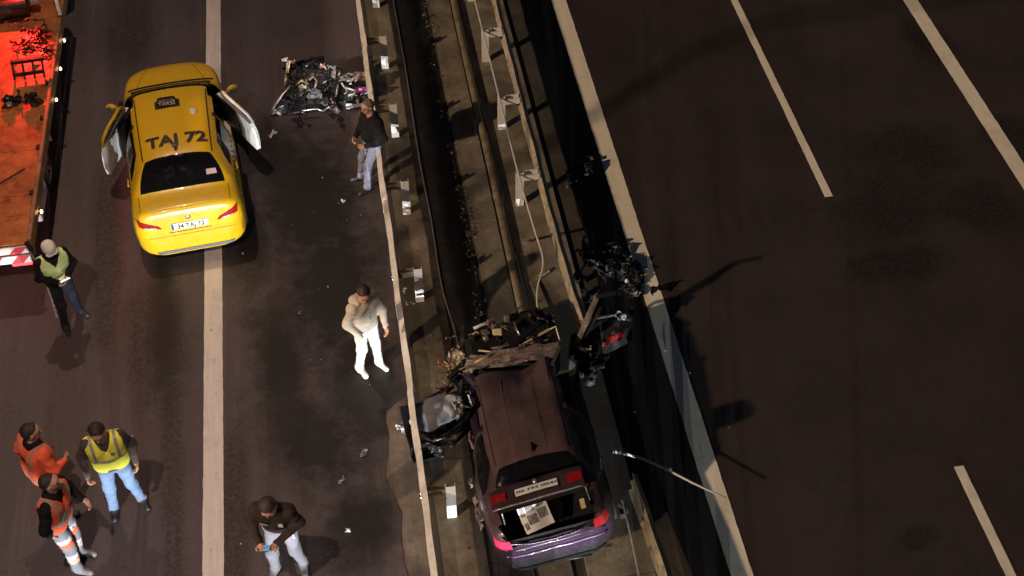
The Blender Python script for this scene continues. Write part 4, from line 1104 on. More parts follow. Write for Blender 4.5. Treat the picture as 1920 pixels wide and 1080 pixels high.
# ------------------------------------------------------------------ right of the wreck
d3 = empty('crushed_door', at(1130, 650, 0)); tag(d3, 'crushed dark car door with a red reflector at the right of the smashed engine bay', 'car door')
def d3f(u, v):
    c = at(1128, 628, .55); a = (u - .5); e = (v - .5)
    return c + Vector((a * 1.0 + .1 * e, e * .42 + a * .30, .30 * e + .10 * a - .25 * e * e + .03 * math.sin(8 * a) * math.cos(5 * e)))
b = MB(); b.sheet(12, 8, d3f, .05); adopt(b.build('door_shell', 'black', None, True, 40), d3)
b = MB(); b.sheet(6, 2, lambda u, v: d3f(.52 + .34 * u, .16 + .16 * v) + Vector((0, -.004, .012)), .01); adopt(b.build('red_reflector', 'dullred', None, True), d3)
scraps(d3, [
    ('tube', 'black', [W(1075, 640, .5), W(1110, 598, .75), W(1150, 590, .78), W(1182, 600, .7)], .03, 'window_frame'),
    ('sheet', 'grey_plastic', W(1164, 592, .80), (.12, .12, .1), (R(40), R(20), 0), .05, 'mirror_scrap', 5),
    ('sheet', 'darkmetal', W(1098, 652, .55), (.3, .2, .1), (R(40), R(20), 0), .06, 'torn_panel'),
    ('sheet', 'black', W(1100, 690, .35), (.4, .4, .1), (R(20), R(40), 0), .08, 'torn_panel'),
    ('tube', 'cream', [W(1140, 640, .66), W(1144, 652, .62), W(1141, 672, .5)], .007, 'wire'),
    ('bar', 'bare', W(1076, 656, .42), W(1119, 556, 1.72), .10, .035, 'torn_pillar'),
    ('bar', 'darkmetal', W(1090, 640, .60), W(1127, 575, 1.45), .06, .03, 'torn_pillar'),
    ('bar', 'black', W(1119, 556, 1.72), at(1119, 556, 1.72) + Vector((.25, -.1, .14)), .06, .02, 'torn_skin'),
])
def clump(name, px, py, label, n, sx, sy, seed, z=.3, mats=('black', 'gloss_black', 'darkmetal', 'black')):
    r = random.Random(seed); e = empty(name, at(px, py, 0)); tag(e, label, 'car wreckage')
    for k in range(n):
        b = MB(); p = at(px, py, 0) + Vector((r.gauss(0, sx), r.gauss(0, sy), r.uniform(.04, z)))
        crumple(b, p, (r.uniform(.12, .34), r.uniform(.10, .3), .1), (r.uniform(-1, 1), r.uniform(-1, 1), r.uniform(0, 6)), seed * 100 + k, .05, 5, .006)
        adopt(b.build('torn_scrap', r.choice(mats)), e)
    return e
clump('bumper_wreckage', 1150, 505, 'heap of shredded black plastic bumper next to the cream edge line', 22, .26, .30, 3)
e = clump('bumper_wreckage', 1080, 335, 'dark tangle of torn plastic right of the far guardrail, up the median', 9, .16, .16, 4, .25)
e4 = empty('lamp_wreckage', at(1185, 535, 0)); tag(e4, 'black scraps with glinting metal clips touching the cream edge line', 'car wreckage')
for k, (x, y) in enumerate(((1178, 490), (1183, 520), (1190, 512), (1200, 522), (1192, 548), (1184, 552), (1172, 530), (1096, 548))):
    b = MB(); crumple(b, at(x, y, .12), (.13, .10, .1), (k, k * .7, k * 1.3), 700 + k, .04, 4, .006); adopt(b.build('metal_clip', 'silver' if k % 2 == 0 else 'black'), e4)
for k in range(10):
    b = MB(); crumple(b, at(r.uniform(1170, 1200), r.uniform(490, 545), .1), (.2, .14, .1), (k, k * .7, k * 1.3), 750 + k, .05, 4, .006); adopt(b.build('torn_scrap', 'black'), e4)

# bent pole reaching over the edge line
b = MB(); pts = [at(1150, 846, .62), at(1172, 850, .60), at(1210, 862, .56), at(1250, 880, .54), at(1300, 906, .52), at(1330, 920, .50), at(1362, 934, .48)]
b.tube(pts, [.03, .022, .018, .018, .016, .014, .012], 8)
b.tube([pts[3] + Vector((-.03, .01, .0)), pts[3] + Vector((.06, -.03, .02))], .028, 6)
o = tag(b.build('bent_pole', 'shard', None, True), 'thin bent white pole reaching from the wreck across the cream edge line', 'pole')
b = MB(); crumple(b, at(1170, 955, .62), (.10, .12, .1), (R(20), R(10), 0), 89, .04, 4, .006); b.box(at(1168, 962, .55), (.10, .10, .14), (0, R(10), R(5)), bev=.02)
tag(b.build('bracket', 'darkmetal'), 'small bracket at the top of the thin bar beside the purple boot', 'bracket')

# ------------------------------------------------------------------ small fragments
def frag(px, py, sx, sy, seed, label, mat='shard'):
    b = MB(); crumple(b, at(px, py, .03), (sx, sy, .1), (.2, .1, seed), 900 + seed, .015, 4, .008)
    return tag(b.build('fragment', mat), label, 'fragment')
frag(511, 251, .17, .08, 1, 'white plastic shard on the road by the taxi open right door')
frag(643, 376, .07, .04, 2, 'small white shard on the road between the taxi and the left guardrail')
frag(772, 568, .14, .10, 3, 'white shard beside a guardrail post on the median slab')
frag(682, 848, .12, .07, 4, 'grey shard alone on the asphalt left of the torn black door', 'grey_plastic')
frag(842, 836, .09, .09, 5, 'pale shard on the concrete below the torn black door')
frag(652, 994, .08, .05, 6, 'pale chip on the road right of the officer in the dark jacket')
frag(640, 900, .10, .05, 7, 'pale chip on the road above the officer shoulder', 'grey_plastic')
frag(765, 545, .10, .12, 8, 'white scrap tucked behind the left guardrail near the man in cream', 'shard')
r = random.Random(77); b = MB()
for k in range(100):
    if k < 40: x, y = r.uniform(-2.8, 2.7), r.uniform(-5.5, 6)
    elif k < 75: x, y = r.gauss(1.9, .6), r.gauss(1.0, 2.4)
    elif k < 92: x, y = r.uniform(3.0, 3.6), r.gauss(-2, 2)
    else: x, y = r.gauss(7.2, .5), r.gauss(-2, 1.4)
    if 2.75 < x < 2.95: continue
    s = min(abs(r.gauss(.006, .008)) + .005, .024)
    m = Euler((r.uniform(-.5, .5), r.uniform(-.5, .5), r.uniform(0, 6))).to_matrix(); z = (.055 if 2.95 < x < 3.6 else .006) + s * .3
    b.add([m @ Vector(q) * s + Vector((x, y, z)) for q in ((-1, -.4, 0), (.9, -.6, 0), (.5, .7, 0), (-.6, .5, 0), (0, 0, .5))], [(0, 1, 4), (1, 2, 4), (2, 3, 4), (3, 0, 4), (3, 2, 1, 0)], r.choice((0, 0, 1, 2)))
o = b.build('glass_shards', ['dull_shard', 'grey_plastic', 'black']); o['kind'] = 'stuff'; o['label'] = 'tiny scattered glass and plastic shards on the road'; o['category'] = 'shards'
# ------------------------------------------------------------------ recovery truck
tr = empty('recovery_truck', (-3.78, .3, 0)); tag(tr, 'flatbed recovery truck with orange lit deck and red and white striped tail boards', 'truck')
TX0, TX1, TY0, TY1, TZ = -5.0, -2.56, .32, 6.9, 1.10
def T(name, b, mat, smooth=False, parent=None, sharp=None):
    o = b.build(name, mat, None, smooth, sharp); return adopt(o, tr)
for k in range(6):
    y0 = TY0 + k * (TY1 - TY0) / 6; y1 = y0 + (TY1 - TY0) / 6
    b = MB(); b.box(((TX0 + TX1) / 2, (y0 + y1) / 2, TZ - .02 + .001 * (k % 2)), (TX1 - TX0 - .1, y1 - y0 - .008, .04)); T('deck_panel', b, 'deck')
for x in (TX0, TX1):
    b = MB(); b.box((x, (TY0 + TY1) / 2, TZ - .03), (.07, TY1 - TY0, .22), bev=.012); T('side_rail', b, 'deckrail')
for k, x in enumerate((-3.35, -4.2)):
    b = MB(); b.bar((x - .9, .6 + .2, TZ + .012), (x + .55, 2.05, TZ + .012), .025, .012); T('ramp_seam', b, 'darkmetal')
for y in (1.45, 2.55, 3.3, 4.25): 
    b = MB(); b.box((TX1 - .075, y, TZ + .015), (.07, .10, .05), bev=.01); T('lashing_point', b, 'black')
b = MB(); b.box((-3.78, 3.6, .72), (.9, 6.4, .3)); T('chassis', b, 'black')
# tail boards with red and white stripes
MT['stripe_red'] = M('red_reflective_stripe', (.62, .03, .04), .4, 0, .1, 6)
MT['stripe_white'] = M('white_reflective_board', (.72, .70, .70), .4, 0, .06, 6)
for (z, y, hgt) in ((1.02, .27, .12), (.86, .24, .13)):
    b = MB(); b.box((-3.78, y, z), (2.36, .04, hgt), (R(-14), 0, 0), bev=.008); tb = T('tail_board', b, 'stripe_white')
    for k in range(6):
        x0 = -4.9 + k * .40; b = MB()
        q = [(x0, -.5), (x0 + .18, -.5), (x0 + .30, .5), (x0 + .12, .5)]
        m = Euler((R(-14), 0, 0)).to_matrix()
        b.add([Vector((0, y, z)) + m @ Vector((0, -.0235, hgt * .96 * v)) + Vector((x, 0, 0)) for x, v in q] + [Vector((0, y, z)) + m @ Vector((0, -.0205, hgt * .96 * v)) + Vector((x, 0, 0)) for x, v in q], [(0, 1, 2, 3), (0, 4, 5, 1), (1, 5, 6, 2), (2, 6, 7, 3), (3, 7, 4, 0)])
        T('stripe', b, 'stripe_red')
for x in (-4.75, -2.82):
    b = MB(); b.box((x, .42, .62), (.30, .05, .12), bev=.01); T('tail_light', b, 'taillit')
b = MB(); b.bar((-2.60, .30, 1.14), (-2.52, .22, .70), .05, .06); b.bar((-2.55, .42, 1.02), (-2.52, .22, .92), .04, .05); T('hinge_arm', b, 'darkmetal')
for k, (x, y) in enumerate(((-2.515, 5.65), (-2.515, 4.81), (-2.515, 3.93), (-2.515, 1.12))):
    b = MB(); b.box((x, y, .985), (.03, .09, .05), bev=.01); ca = T('marker_case', b, 'black')
    b = MB(); b.ball((x + .022, y, .985), (.022, .035, .026), 10, 8); T('marker_lamp', b, 'amberlit', True)
for (x, y) in ((-2.82, 2.85), (-4.74, 2.85), (-2.82, 9.6), (-4.74, 9.6)):
    wr = wheel(tr, x - tr.location.x, y - tr.location.y, .46, .46, .28, mat='silver')
b = MB(); b.sheet(10, 3, lambda u, v: (-2.98 + .34 * v, 2.85 + .60 * math.cos(math.pi * u), .50 + .56 * math.sin(math.pi * u)), .01); T('mudguard', b, 'steel_white', True)
b = MB(); b.box((-2.66, 1.75, .62), (.10, .7, .22), bev=.02); T('tool_box', b, 'galv')
# headboard, winch and cab
for x in (-4.95, -4.2, -3.4, -2.62):
    b = MB(); b.box((x, 6.95, 1.55), (.08, .08, .95)); T('headboard_post', b, 'black')
for z in (1.25, 1.65, 2.0):
    b = MB(); b.box((-3.78, 6.95, z), (2.40, .06, .09)); T('headboard_rail', b, 'black')
b = MB(); b.bar((-2.54, 6.1, 1.22), (-2.66, 6.75, 1.95), .06, .05); T('headboard_stay', b, 'steel_white')
b = MB(); b.box((-3.55, 6.45, 1.32), (.85, .42, .40), (0, 0, R(3)), bev=.05); T('winch_housing', b, 'black')
b = MB(); b.tube([(-4.0, 6.30, 1.35), (-3.1, 6.30, 1.35)], .16, 18); T('winch_drum', b, 'darkmetal', True, sharp=40)
b = MB(); b.box((-3.0, 6.5, 1.45), (.16, .2, .3), bev=.02); T('winch_lever', b, 'steel_white')
cb = MB(); cb.box((-3.78, 8.7, 1.75), (2.3, 2.2, 1.7), bev=.14); cb.box((-3.78, 10.2, 1.2), (2.3, 1.0, .9), bev=.14); T('cab', cb, 'steel_white')
b = MB(); b.box((-3.78, 7.596, 2.1), (1.5, .02, .5)); T('cab_rear_window', b, 'glass')
b = MB(); b.box((-3.78, 8.2, 2.66), (1.4, .22, .12), bev=.03); T('light_bar', b, 'redlamp')
# lamps on the headboard shining over the deck
for (x, c_, mt_, e_, nm) in ((-3.30, (1, .03, .025), 'taillit', 650, 'red_deck_lamp'),):
    b = MB(); b.box((x, 6.86, 2.16), (.26, .10, .14), bev=.02); T(nm, b, mt_)
    rl = bpy.data.lights.new(nm, 'SPOT'); rl.energy = e_; rl.color = c_; rl.shadow_soft_size = .06; rl.spot_size = R(66); rl.spot_blend = .9
    ro = bpy.data.objects.new(nm + '_light', rl); col.objects.link(ro); ro.location = (x, 6.78, 2.16)
    ro.rotation_euler = (Vector((-3.5, 4.9, 1.1)) - ro.location if 'red' in nm else Vector((-3.2, 2.0, 1.1)) - ro.location).to_track_quat('-Z', 'Y').to_euler()
tl_ = bpy.data.lights.new('tail_lamp_light', 'POINT'); tl_.energy = 7; tl_.color = (1, .05, .10); tl_.shadow_soft_size = .08
to = bpy.data.objects.new('tail_lamp_light', tl_); col.objects.link(to); to.location = (-4.2, -.05, .62)

# things lying on the deck
cf = empty('tow_frame', (-2.95, 4.6, 1.1)); tag(cf, 'black steel crossbar frame lying on the truck deck', 'frame')
for nm, a_, c_, wd in (('top_bar', (-3.22, 4.60, 1.36), (-2.66, 4.64, 1.36), .07), ('lower_bar', (-3.18, 4.42, 1.22), (-2.68, 4.46, 1.22), .04)):
    b = MB(); b.bar(a_, c_, wd, .06); adopt(b.build(nm, 'black'), cf)
for x in (-3.20, -3.03, -2.86, -2.70):
    b = MB(); b.bar((x, 4.60, 1.35), (x + .01, 4.40, 1.12), .035, .035); adopt(b.build('upright', 'black'), cf)
sc_ = empty('scrap_heap', at(46, 190, 1.1)); tag(sc_, 'small heap of black scrap in the middle of the truck deck', 'scrap')
r = random.Random(4)
for k in range(14):
    b = MB(); p = at(46, 190, 1.1) + Vector((r.uniform(-.26, .26), r.uniform(-.12, .12), r.uniform(.03, .15)))
    crumple(b, p, (r.uniform(.1, .22), r.uniform(.08, .18), .1), (r.uniform(-.8, .8), r.uniform(-.8, .8), r.uniform(0, 6)), 1200 + k, .04, 4, .008)
    adopt(b.build('torn_scrap', r.choice(['black', 'gloss_black', 'darkmetal'])), sc_)
for dx in (-.22, .16):
    b = MB(); b.ball(at(46, 190, 1.1) + Vector((dx, -.06 + dx * .3, .07)), (.06, .06, .05), 10, 6); adopt(b.build('knob', 'rust', None, True), sc_)
ch = empty('chain_heap', at(62, 92, 1.1)); tag(ch, 'tangle of dark chains and straps piled in front of the crossbar frame', 'chains')
for k in range(26):
    b = MB(); p = at(62, 92, 1.1) + Vector((r.uniform(-.25, .3), r.uniform(-.4, .4), r.uniform(.03, .25))); q = [p]
    for _ in range(5): q.append(q[-1] + Vector((r.uniform(-.12, .12), r.uniform(-.12, .12), r.uniform(-.06, .06))))
    for v_ in q: v_.z = max(1.13, v_.z)
    b.tube(q, r.uniform(.008, .02), 6); adopt(b.build('chain', r.choice(['black', 'darkmetal', 'gloss_black']), None, True), ch)

# ------------------------------------------------------------------ floodlight stands added out of view, in place of vehicle headlamps
wl = empty('added_floodlight', (.9, -32, 0)); tag(wl, 'added pair of unseen hooded white floodlights standing in for headlamps south of the crash', 'floodlight')
for dx in (-.75, .75):
    b = MB(); b.tube([(dx, 0, 0), (dx, 0, .66)], .03, 8); b.build('stand', 'black', wl)
    b = MB(); b.box((dx, -.06, .76), (.26, .03, .22)); b.add([(dx - .2, -.08, .90), (dx + .2, -.08, .90), (dx + .2, .34, .803), (dx - .2, .34, .803), (dx - .2, -.08, .91), (dx + .2, -.08, .91), (dx + .2, .34, .816), (dx - .2, .34, .816)], [(3, 2, 1, 0), (4, 5, 6, 7), (0, 1, 5, 4), (1, 2, 6, 5), (2, 3, 7, 6), (3, 0, 4, 7)]); b.build('hood', 'black', wl)
    b = MB(); b.ball((dx, -.03, .79), (.05, .012, .05), 12, 8); b.build('lens', 'whitelit', wl, True)
    L = bpy.data.lights.new('floodlight', 'SPOT'); L.energy = 38000; L.color = (.95, .97, .96); L.spot_size = R(50); L.spot_blend = .6; L.shadow_soft_size = .003
    lo = bpy.data.objects.new('floodlight', L); col.objects.link(lo); lo.location = (.9 + dx, -32 + .02, .80)
    lo.rotation_euler = Vector((0.0, 1, -.05)).to_track_quat('-Z', 'Y').to_euler()
    b = MB(); b.bar((dx - .3, 0, .02), (dx + .3, 0, .02), .05, .04); b.build('foot', 'black', wl)
b = MB(); b.bar((-.75, -.05, .5), (.75, -.05, .5), .04, .04); b.build('cross_bar', 'black', wl)

wm = empty('added_floodlight', (4.35, -19, 0)); tag(wm, 'added unseen hooded white floodlight on the median south of the purple car', 'floodlight')  # unseen lamp added to light the airbag, posts and wreck rear
b = MB(); b.tube([(0, 0, 0), (0, 0, .72)], .03, 8); b.build('stand', 'black', wm)
b = MB(); b.box((0, -.06, .84), (.26, .03, .22)); b.add([(-.2, -.08, .98), (.2, -.08, .98), (.2, .34, .888), (-.2, .34, .888), (-.2, -.08, .99), (.2, -.08, .99), (.2, .34, .898), (-.2, .34, .898)], [(3, 2, 1, 0), (4, 5, 6, 7), (0, 1, 5, 4), (1, 2, 6, 5), (2, 3, 7, 6), (3, 0, 4, 7)]); b.build('hood', 'black', wm)
b = MB(); b.ball((0, -.03, .87), (.05, .012, .05), 12, 8); b.build('lens', 'whitelit', wm, True)
b = MB(); b.bar((-.3, 0, .02), (.3, 0, .02), .05, .04); b.build('foot', 'black', wm)
L = bpy.data.lights.new('floodlight', 'SPOT'); L.energy = 3300; L.color = (.95, .96, 1.0); L.spot_size = R(40); L.spot_blend = .6; L.shadow_soft_size = .004
lo = bpy.data.objects.new('floodlight', L); col.objects.link(lo); lo.location = (4.35, -18.98, .88)
lo.rotation_euler = Vector((-.03, 1, -.03)).to_track_quat('-Z', 'Y').to_euler()

# unseen street lamps put in to light the left carriageway
for (ly, le, lab) in ((4.5, 1750, 'tall added street lamp out of view with hooded head beside the recovery truck'), (-8.0, 2500, 'tall added street lamp out of view with hooded head nearest the bridge')):
    sp = empty('street_lamp', (-9.5, ly, 0)); tag(sp, lab, 'street lamp', 'added street lamps left of the road')
    b = MB(); b.tube([(0, 0, 0), (0, 0, 8), (0, 0, 11.6), (.8, 0, 12.2), (4, 0, 12.38), (7.2, 0, 12.4)], [.14, .11, .08, .07, .06, .05], 10); b.build('pole', 'galv', sp, True)
    b = MB(); b.box((7.75, 0, 12.32), (1.1, 2.6, .06)); b.build('lamp_hood', 'grey_plastic', sp)
    b = MB(); b.box((8.30, 0, 11.79), (.02, 2.6, 1.0)); b.build('side_baffle', 'grey_plastic', sp)  # baffle shaped to stop the light short of the median
    b = MB(); b.box((7.9, 0, 12.24), (.3, .24, .06)); b.build('lens', 'amberlit', sp)
    L = bpy.data.lights.new('street_lamp_light', 'SPOT'); L.energy = le; L.color = (1.0, .70, .52); L.spot_size = R(125); L.spot_blend = .7; L.shadow_soft_size = .06
    lo = bpy.data.objects.new('street_lamp_light', L); col.objects.link(lo); lo.location = (-1.5, ly, 12.05)

# ------------------------------------------------------------------ people
def surface_nets(D, o, h):
    s = D < 0; nx, ny, nz = D.shape
    cs = np.zeros((nx - 1, ny - 1, nz - 1, 3)); cn = np.zeros((nx - 1, ny - 1, nz - 1))
    sl = lambda d, i: slice(i, (None if i else -1))
    corner = lambda a: D[sl(0, a[0]), sl(1, a[1]), sl(2, a[2])]
    for ax in range(3):
        for u in (0, 1):
            for v in (0, 1):
                a = [0, 0, 0]; oth = [k for k in range(3) if k != ax]; a[oth[0]] = u; a[oth[1]] = v; b = list(a); b[ax] = 1
                A = corner(a); B = corner(b); m = (A < 0) != (B < 0)
                t = np.where(m, A / np.where(m, A - B, 1), 0); cn += m
                for k in range(3): cs[..., k] += np.where(m, a[k] + (t if k == ax else 0), 0)
    act = cn > 0; idx = -np.ones(cn.shape, int); n = int(act.sum()); idx[act] = np.arange(n)
    V = (np.argwhere(act) + cs[act] / cn[act][:, None]) * h + np.array(o)
    F = []
    for ax in range(3):
        o1, o2 = [(1, 2), (2, 0), (0, 1)][ax]
        lo_ = [slice(None)] * 3; hi = [slice(None)] * 3; lo_[ax] = slice(0, -1); hi[ax] = slice(1, None)
        A = s[tuple(lo_)]; B = s[tuple(hi)]; ch_ = np.argwhere(A != B)
        ok = (ch_[:, o1] > 0) & (ch_[:, o2] > 0) & (ch_[:, o1] < D.shape[o1] - 1) & (ch_[:, o2] < D.shape[o2] - 1); ch_ = ch_[ok]
        if not len(ch_): continue
        def cell(d1, d2):
            c = ch_.copy(); c[:, o1] += d1; c[:, o2] += d2; return idx[c[:, 0], c[:, 1], c[:, 2]]
        q = np.stack([cell(-1, -1), cell(0, -1), cell(0, 0), cell(-1, 0)], 1)
        fl = ~A[ch_[:, 0], ch_[:, 1], ch_[:, 2]]; q[fl] = q[fl][:, ::-1]; F.append(q)
    return V, np.concatenate(F)

def cap_d(P, a, b, ra, rb):
    a = np.array(a); b = np.array(b); ba = b - a; L = max(1e-9, (ba * ba).sum())
    h = np.clip(((P - a) @ ba) / L, 0, 1)
    return np.linalg.norm(P - a - h[..., None] * ba, axis=-1) - (ra + (rb - ra) * h)

def sdf_mesh(prims, h, k, pad=.03, mod=None):
    """prims: (a, b, ra, rb, region) in metres; smooth union -> verts, faces, face region"""
    lo = np.min([np.minimum(np.array(p[0]) - p[2], np.array(p[1]) - p[3]) for p in prims], 0) - pad
    hi = np.max([np.maximum(np.array(p[0]) + p[2], np.array(p[1]) + p[3]) for p in prims], 0) + pad
    ax = [np.arange(lo[i], hi[i] + h, h) for i in range(3)]
    P = np.stack(np.meshgrid(*ax, indexing='ij'), -1)
    D = None
    for p in prims:
        d = cap_d(P, *p[:4])
        if D is None: D = d
        else:
            e = np.maximum(k - np.abs(D - d), 0) / k; D = np.minimum(D, d) - e * e * k * .25
    if mod is not None: D = mod(P, D)
    V, F = surface_nets(D, lo, h); C = V[F].mean(1)
    ds = np.stack([cap_d(C, *p[:4]) for p in prims], 1)
    reg = np.array([p[4] for p in prims])[ds.argmin(1)]
    return V, F, reg, C

def person(label, loc, face, J, mats, hair=None, cap_mat=None, vest=None, extras=None, head=(0, 0), hands=True, scale=1.0, tall=1.0, beard=False):
    """J: joint positions, local metres, facing +y.  face: heading in degrees (0 = +y, clockwise)"""
    root = empty('person', loc, R(-face)); tag(root, label, 'person', 'people at the crash site'); root.scale = (tall,) * 3
    V3 = lambda q: np.array(q, float)
    pel = V3(J['pelvis']); ch_ = V3(J['chest'])
    up = (ch_ - pel) / np.linalg.norm(ch_ - pel)
    sx = V3(J.get('shoulder_axis', (1, 0, 0))); sx /= np.linalg.norm(sx)
    hx = V3(J.get('hip_axis', (1, 0, 0)))
    fwd = np.cross(up, sx); fwd /= np.linalg.norm(fwd)
    TOP, BOT, SH, SK, HND = 0, 1, 2, 3, 3
    bulk = J.get('bulk', 1.0)
    pr = []
    for s in (-1, 1):
        pr.append((pel + hx * s * .07 + up * .03, ch_ + sx * s * .095 - up * .13, .118 * bulk, .122 * bulk, TOP))
        sh = ch_ + sx * s * .175 - up * .035
        pr.append((ch_ + sx * s * .05 - up * .05, sh, .095, .078, TOP))
        e = V3(J['elbow'][0 if s < 0 else 1]); w_ = V3(J['wrist'][0 if s < 0 else 1])
        pr.append((sh, e, .073 * bulk, .058 * bulk, TOP)); pr.append((e, w_, .057 * bulk, .043, TOP))
        hip = pel + hx * s * .088 - V3((0, 0, .05)); kn = V3(J['knee'][0 if s < 0 else 1]); an = V3(J['ankle'][0 if s < 0 else 1])
        pr.append((hip, kn, .100, .070, BOT)); pr.append((kn, an, .069, .056, BOT))
        td = V3(J['toe'][0 if s < 0 else 1]); td = td / np.linalg.norm(td)
        heel = V3((an[0], an[1], an[2] - .045)) - td * .035; toe = heel + td * .205; heel[2] = .045; toe[2] = .038
        if J.get('lift') and J['lift'][0 if s < 0 else 1]: heel[2] += .06
        pr.append((V3((an[0], an[1], max(.09, an[2]))), heel + td * .05 + V3((0, 0, .02)), .045, .044, SH)); pr.append((heel, toe, .043, .040, SH))
    pr.append((pel - hx * .06, pel + hx * .06, .125, .125, BOT))
    pr.append((pel + up * .13 + fwd * .025, pel + up * .22 + fwd * .02, .128 * bulk, .12 * bulk, TOP))
    hd = V3(J['head'])
    pr.append((ch_ - up * .02, ch_ * .45 + hd * .55, .066, .056, SK if not J.get('hood') else TOP))
    def wr(P, D):
        z = P[..., 2]; return D + .0045 * np.sin(34 * z + 9 * P[..., 0] + 5 * np.sin(11 * P[..., 1])) * np.cos(17 * P[..., 0] + 6 * z) + .003 * np.sin(61 * z + 23 * P[..., 1])
    V, F, reg, C = sdf_mesh(pr, .0145, .05, mod=wr)
    allV = [V]; allF = [F]; allR = [reg]; off = len(V)
    # jumper hem: region by height along the torso
    tz = (C - pel) @ up; near = np.abs((C - pel) @ sx) < .24
    hem = J.get('hem', .02); lat = np.linalg.norm(C - pel - np.outer(tz, up), axis=1) < .23
    reg[(reg == TOP) & lat & (tz < hem)] = BOT; reg[(reg == BOT) & lat & (tz > hem)] = TOP
    # head
    yaw, pit = R(head[0]), R(head[1]); 
    Hm = Matrix.Rotation(-yaw, 3, 'Z') @ Matrix.Rotation(-pit, 3, 'X')
    h3 = lambda q: hd + np.array(Hm @ Vector(q))
    EY, MO = 4, 5
    hp = [(h3((0, -.022, .035)), h3((0, .012, .035)), .088, .080, SK), (h3((0, .02, -.03)), h3((0, .045, -.062)), .066, .045, SK),
          (h3((0, .088, .012)), h3((0, .108, -.018)), .010, .015, SK), (h3((-.032, .072, .05)), h3((.032, .072, .05)), .018, .018, SK)]
    for s in (-1, 1):
        hp.append((h3((s * .086, -.005, .02)), h3((s * .088, -.012, -.015)), .018, .012, SK))
        hp.append((h3((s * .034, .081, .024)), h3((s * .036, .081, .024)), .0135, .0135, EY))
    hp.append((h3((-.022, .082, -.052)), h3((.022, .082, -.052)), .0095, .0095, MO))
    hp.append((h3((0, -.02, -.06)), ch_ * .7 + hd * .3, .055, .055, SK))
    V, F, reg, C = sdf_mesh(hp, .0075, .016)
    allV.append(V); allF.append(F + off); allR.append(reg); off += len(V)
    # hands with four fingers and a thumb
    for i, s in enumerate((-1, 1)):
        if J.get('pocket') and J['pocket'][i]: continue
        e = V3(J['elbow'][i]); w_ = V3(J['wrist'][i]); d = w_ - e; d /= np.linalg.norm(d)
        if J.get('handdir') and J['handdir'][i] is not None: d = V3(J['handdir'][i]); d /= np.linalg.norm(d)
        pn = V3((-s, .25, -.15)) if not (J.get('palm') and J['palm'][i] is not None) else V3(J['palm'][i])
        pn = pn - d * (pn @ d); pn /= np.linalg.norm(pn); sd = np.cross(d, pn)
        if sd @ V3((0, 1, .3)) < 0: sd = -sd                     # index / thumb side looks forward
        cu = J.get('curl', (.5, .5))[i]
        hp = [(w_ - d * .02, w_ + d * .03, .030, .030, SK)]
        for q in (-1, -.33, .33, 1): hp.append((w_ + d * .03 + sd * q * .022, w_ + d * .085 + sd * q * .028, .017, .014, SK))
        for q, L in ((1, .072), (.33, .082), (-.33, .076), (-1, .06)):
            p0 = w_ + d * .088 + sd * q * .029; d1 = d * math.cos(cu) + pn * math.sin(cu); p1 = p0 + d1 * L * .5
            d2 = d * math.cos(2 * cu) + pn * math.sin(2 * cu); p2 = p1 + d2 * L * .5
            hp.append((p0, p1, .0105, .0095, SK)); hp.append((p1, p2, .0095, .008, SK))
        t0 = w_ + d * .03 + sd * .032; t1 = t0 + (d * .6 + sd * .7 + pn * .2) * .045; t2 = t1 + (d * .85 + sd * .2 + pn * .3) * .038
        hp.append((t0, t1, .015, .012, SK)); hp.append((t1, t2, .012, .009, SK))
        V, F, reg, C = sdf_mesh(hp, .0058, .006, .02)
        allV.append(V); allF.append(F + off); allR.append(reg); off += len(V)
    V = np.concatenate(allV); F = np.concatenate(allF); reg = np.concatenate(allR)
    me = bpy.data.meshes.new('body'); me.from_pydata(V.tolist(), [], F.tolist())
    for m in list(mats) + ['skin', 'eye', 'lips']: me.materials.append(MT[m])
    me.polygons.foreach_set('material_index', reg.astype(np.int32)); me.polygons.foreach_set('use_smooth', [True] * len(F)); me.update()
    o = bpy.data.objects.new('body', me); col.objects.link(o); o.parent = root
    def child(name, prims, h, k, mats_, regf=None, mod=None, pad=.03):
        V, F, reg, C = sdf_mesh(prims, h, k, pad, mod)
        me = bpy.data.meshes.new(name); me.from_pydata(V.tolist(), [], F.tolist())
        for m in mats_: me.materials.append(MT[m])
        if regf is not None: me.polygons.foreach_set('material_index', regf(C).astype(np.int32))
        me.polygons.foreach_set('use_smooth', [True] * len(F)); me.update()
        o = bpy.data.objects.new(name, me); col.objects.link(o); o.parent = root; return o
    Hi = Hm.inverted()
    def headlocal(P): return (P - hd) @ np.array(Hi).T
    if hair:
        def hm(P, D):
            q = headlocal(P); f = .052 - q[..., 2] + np.maximum(q[..., 1] * .62, q[..., 1] * 1.0 - .006) - .05 * (q[..., 1] < -.02)
            n_ = np.sin(95 * q[..., 0] + 40 * q[..., 1] + 3 * np.sin(60 * q[..., 2])) * np.sin(70 * q[..., 1] - 33 * q[..., 0] + 2 * np.sin(47 * q[..., 0])); return np.maximum(D + .0022 * n_, f * .8 + .004 * np.sin(130 * q[..., 0] + 5 * np.sin(80 * q[..., 2])))
        child('hair', [(h3((0, -.026, .040)), h3((0, .012, .042)), .099, .088, 0), (h3((0, -.05, -.01)), h3((0, -.05, .03)), .066, .07, 0)], .008, .02, [hair], mod=hm)
    if beard:
        def bm_(P, D):
            q = headlocal(P); return np.maximum(D, np.maximum(q[..., 2] + .028, .012 - q[..., 1]))
        child('beard', [(h3((0, .02, -.03)), h3((0, .047, -.064)), .071, .050, 0)], .007, .01, ['brown_hair'], mod=bm_)
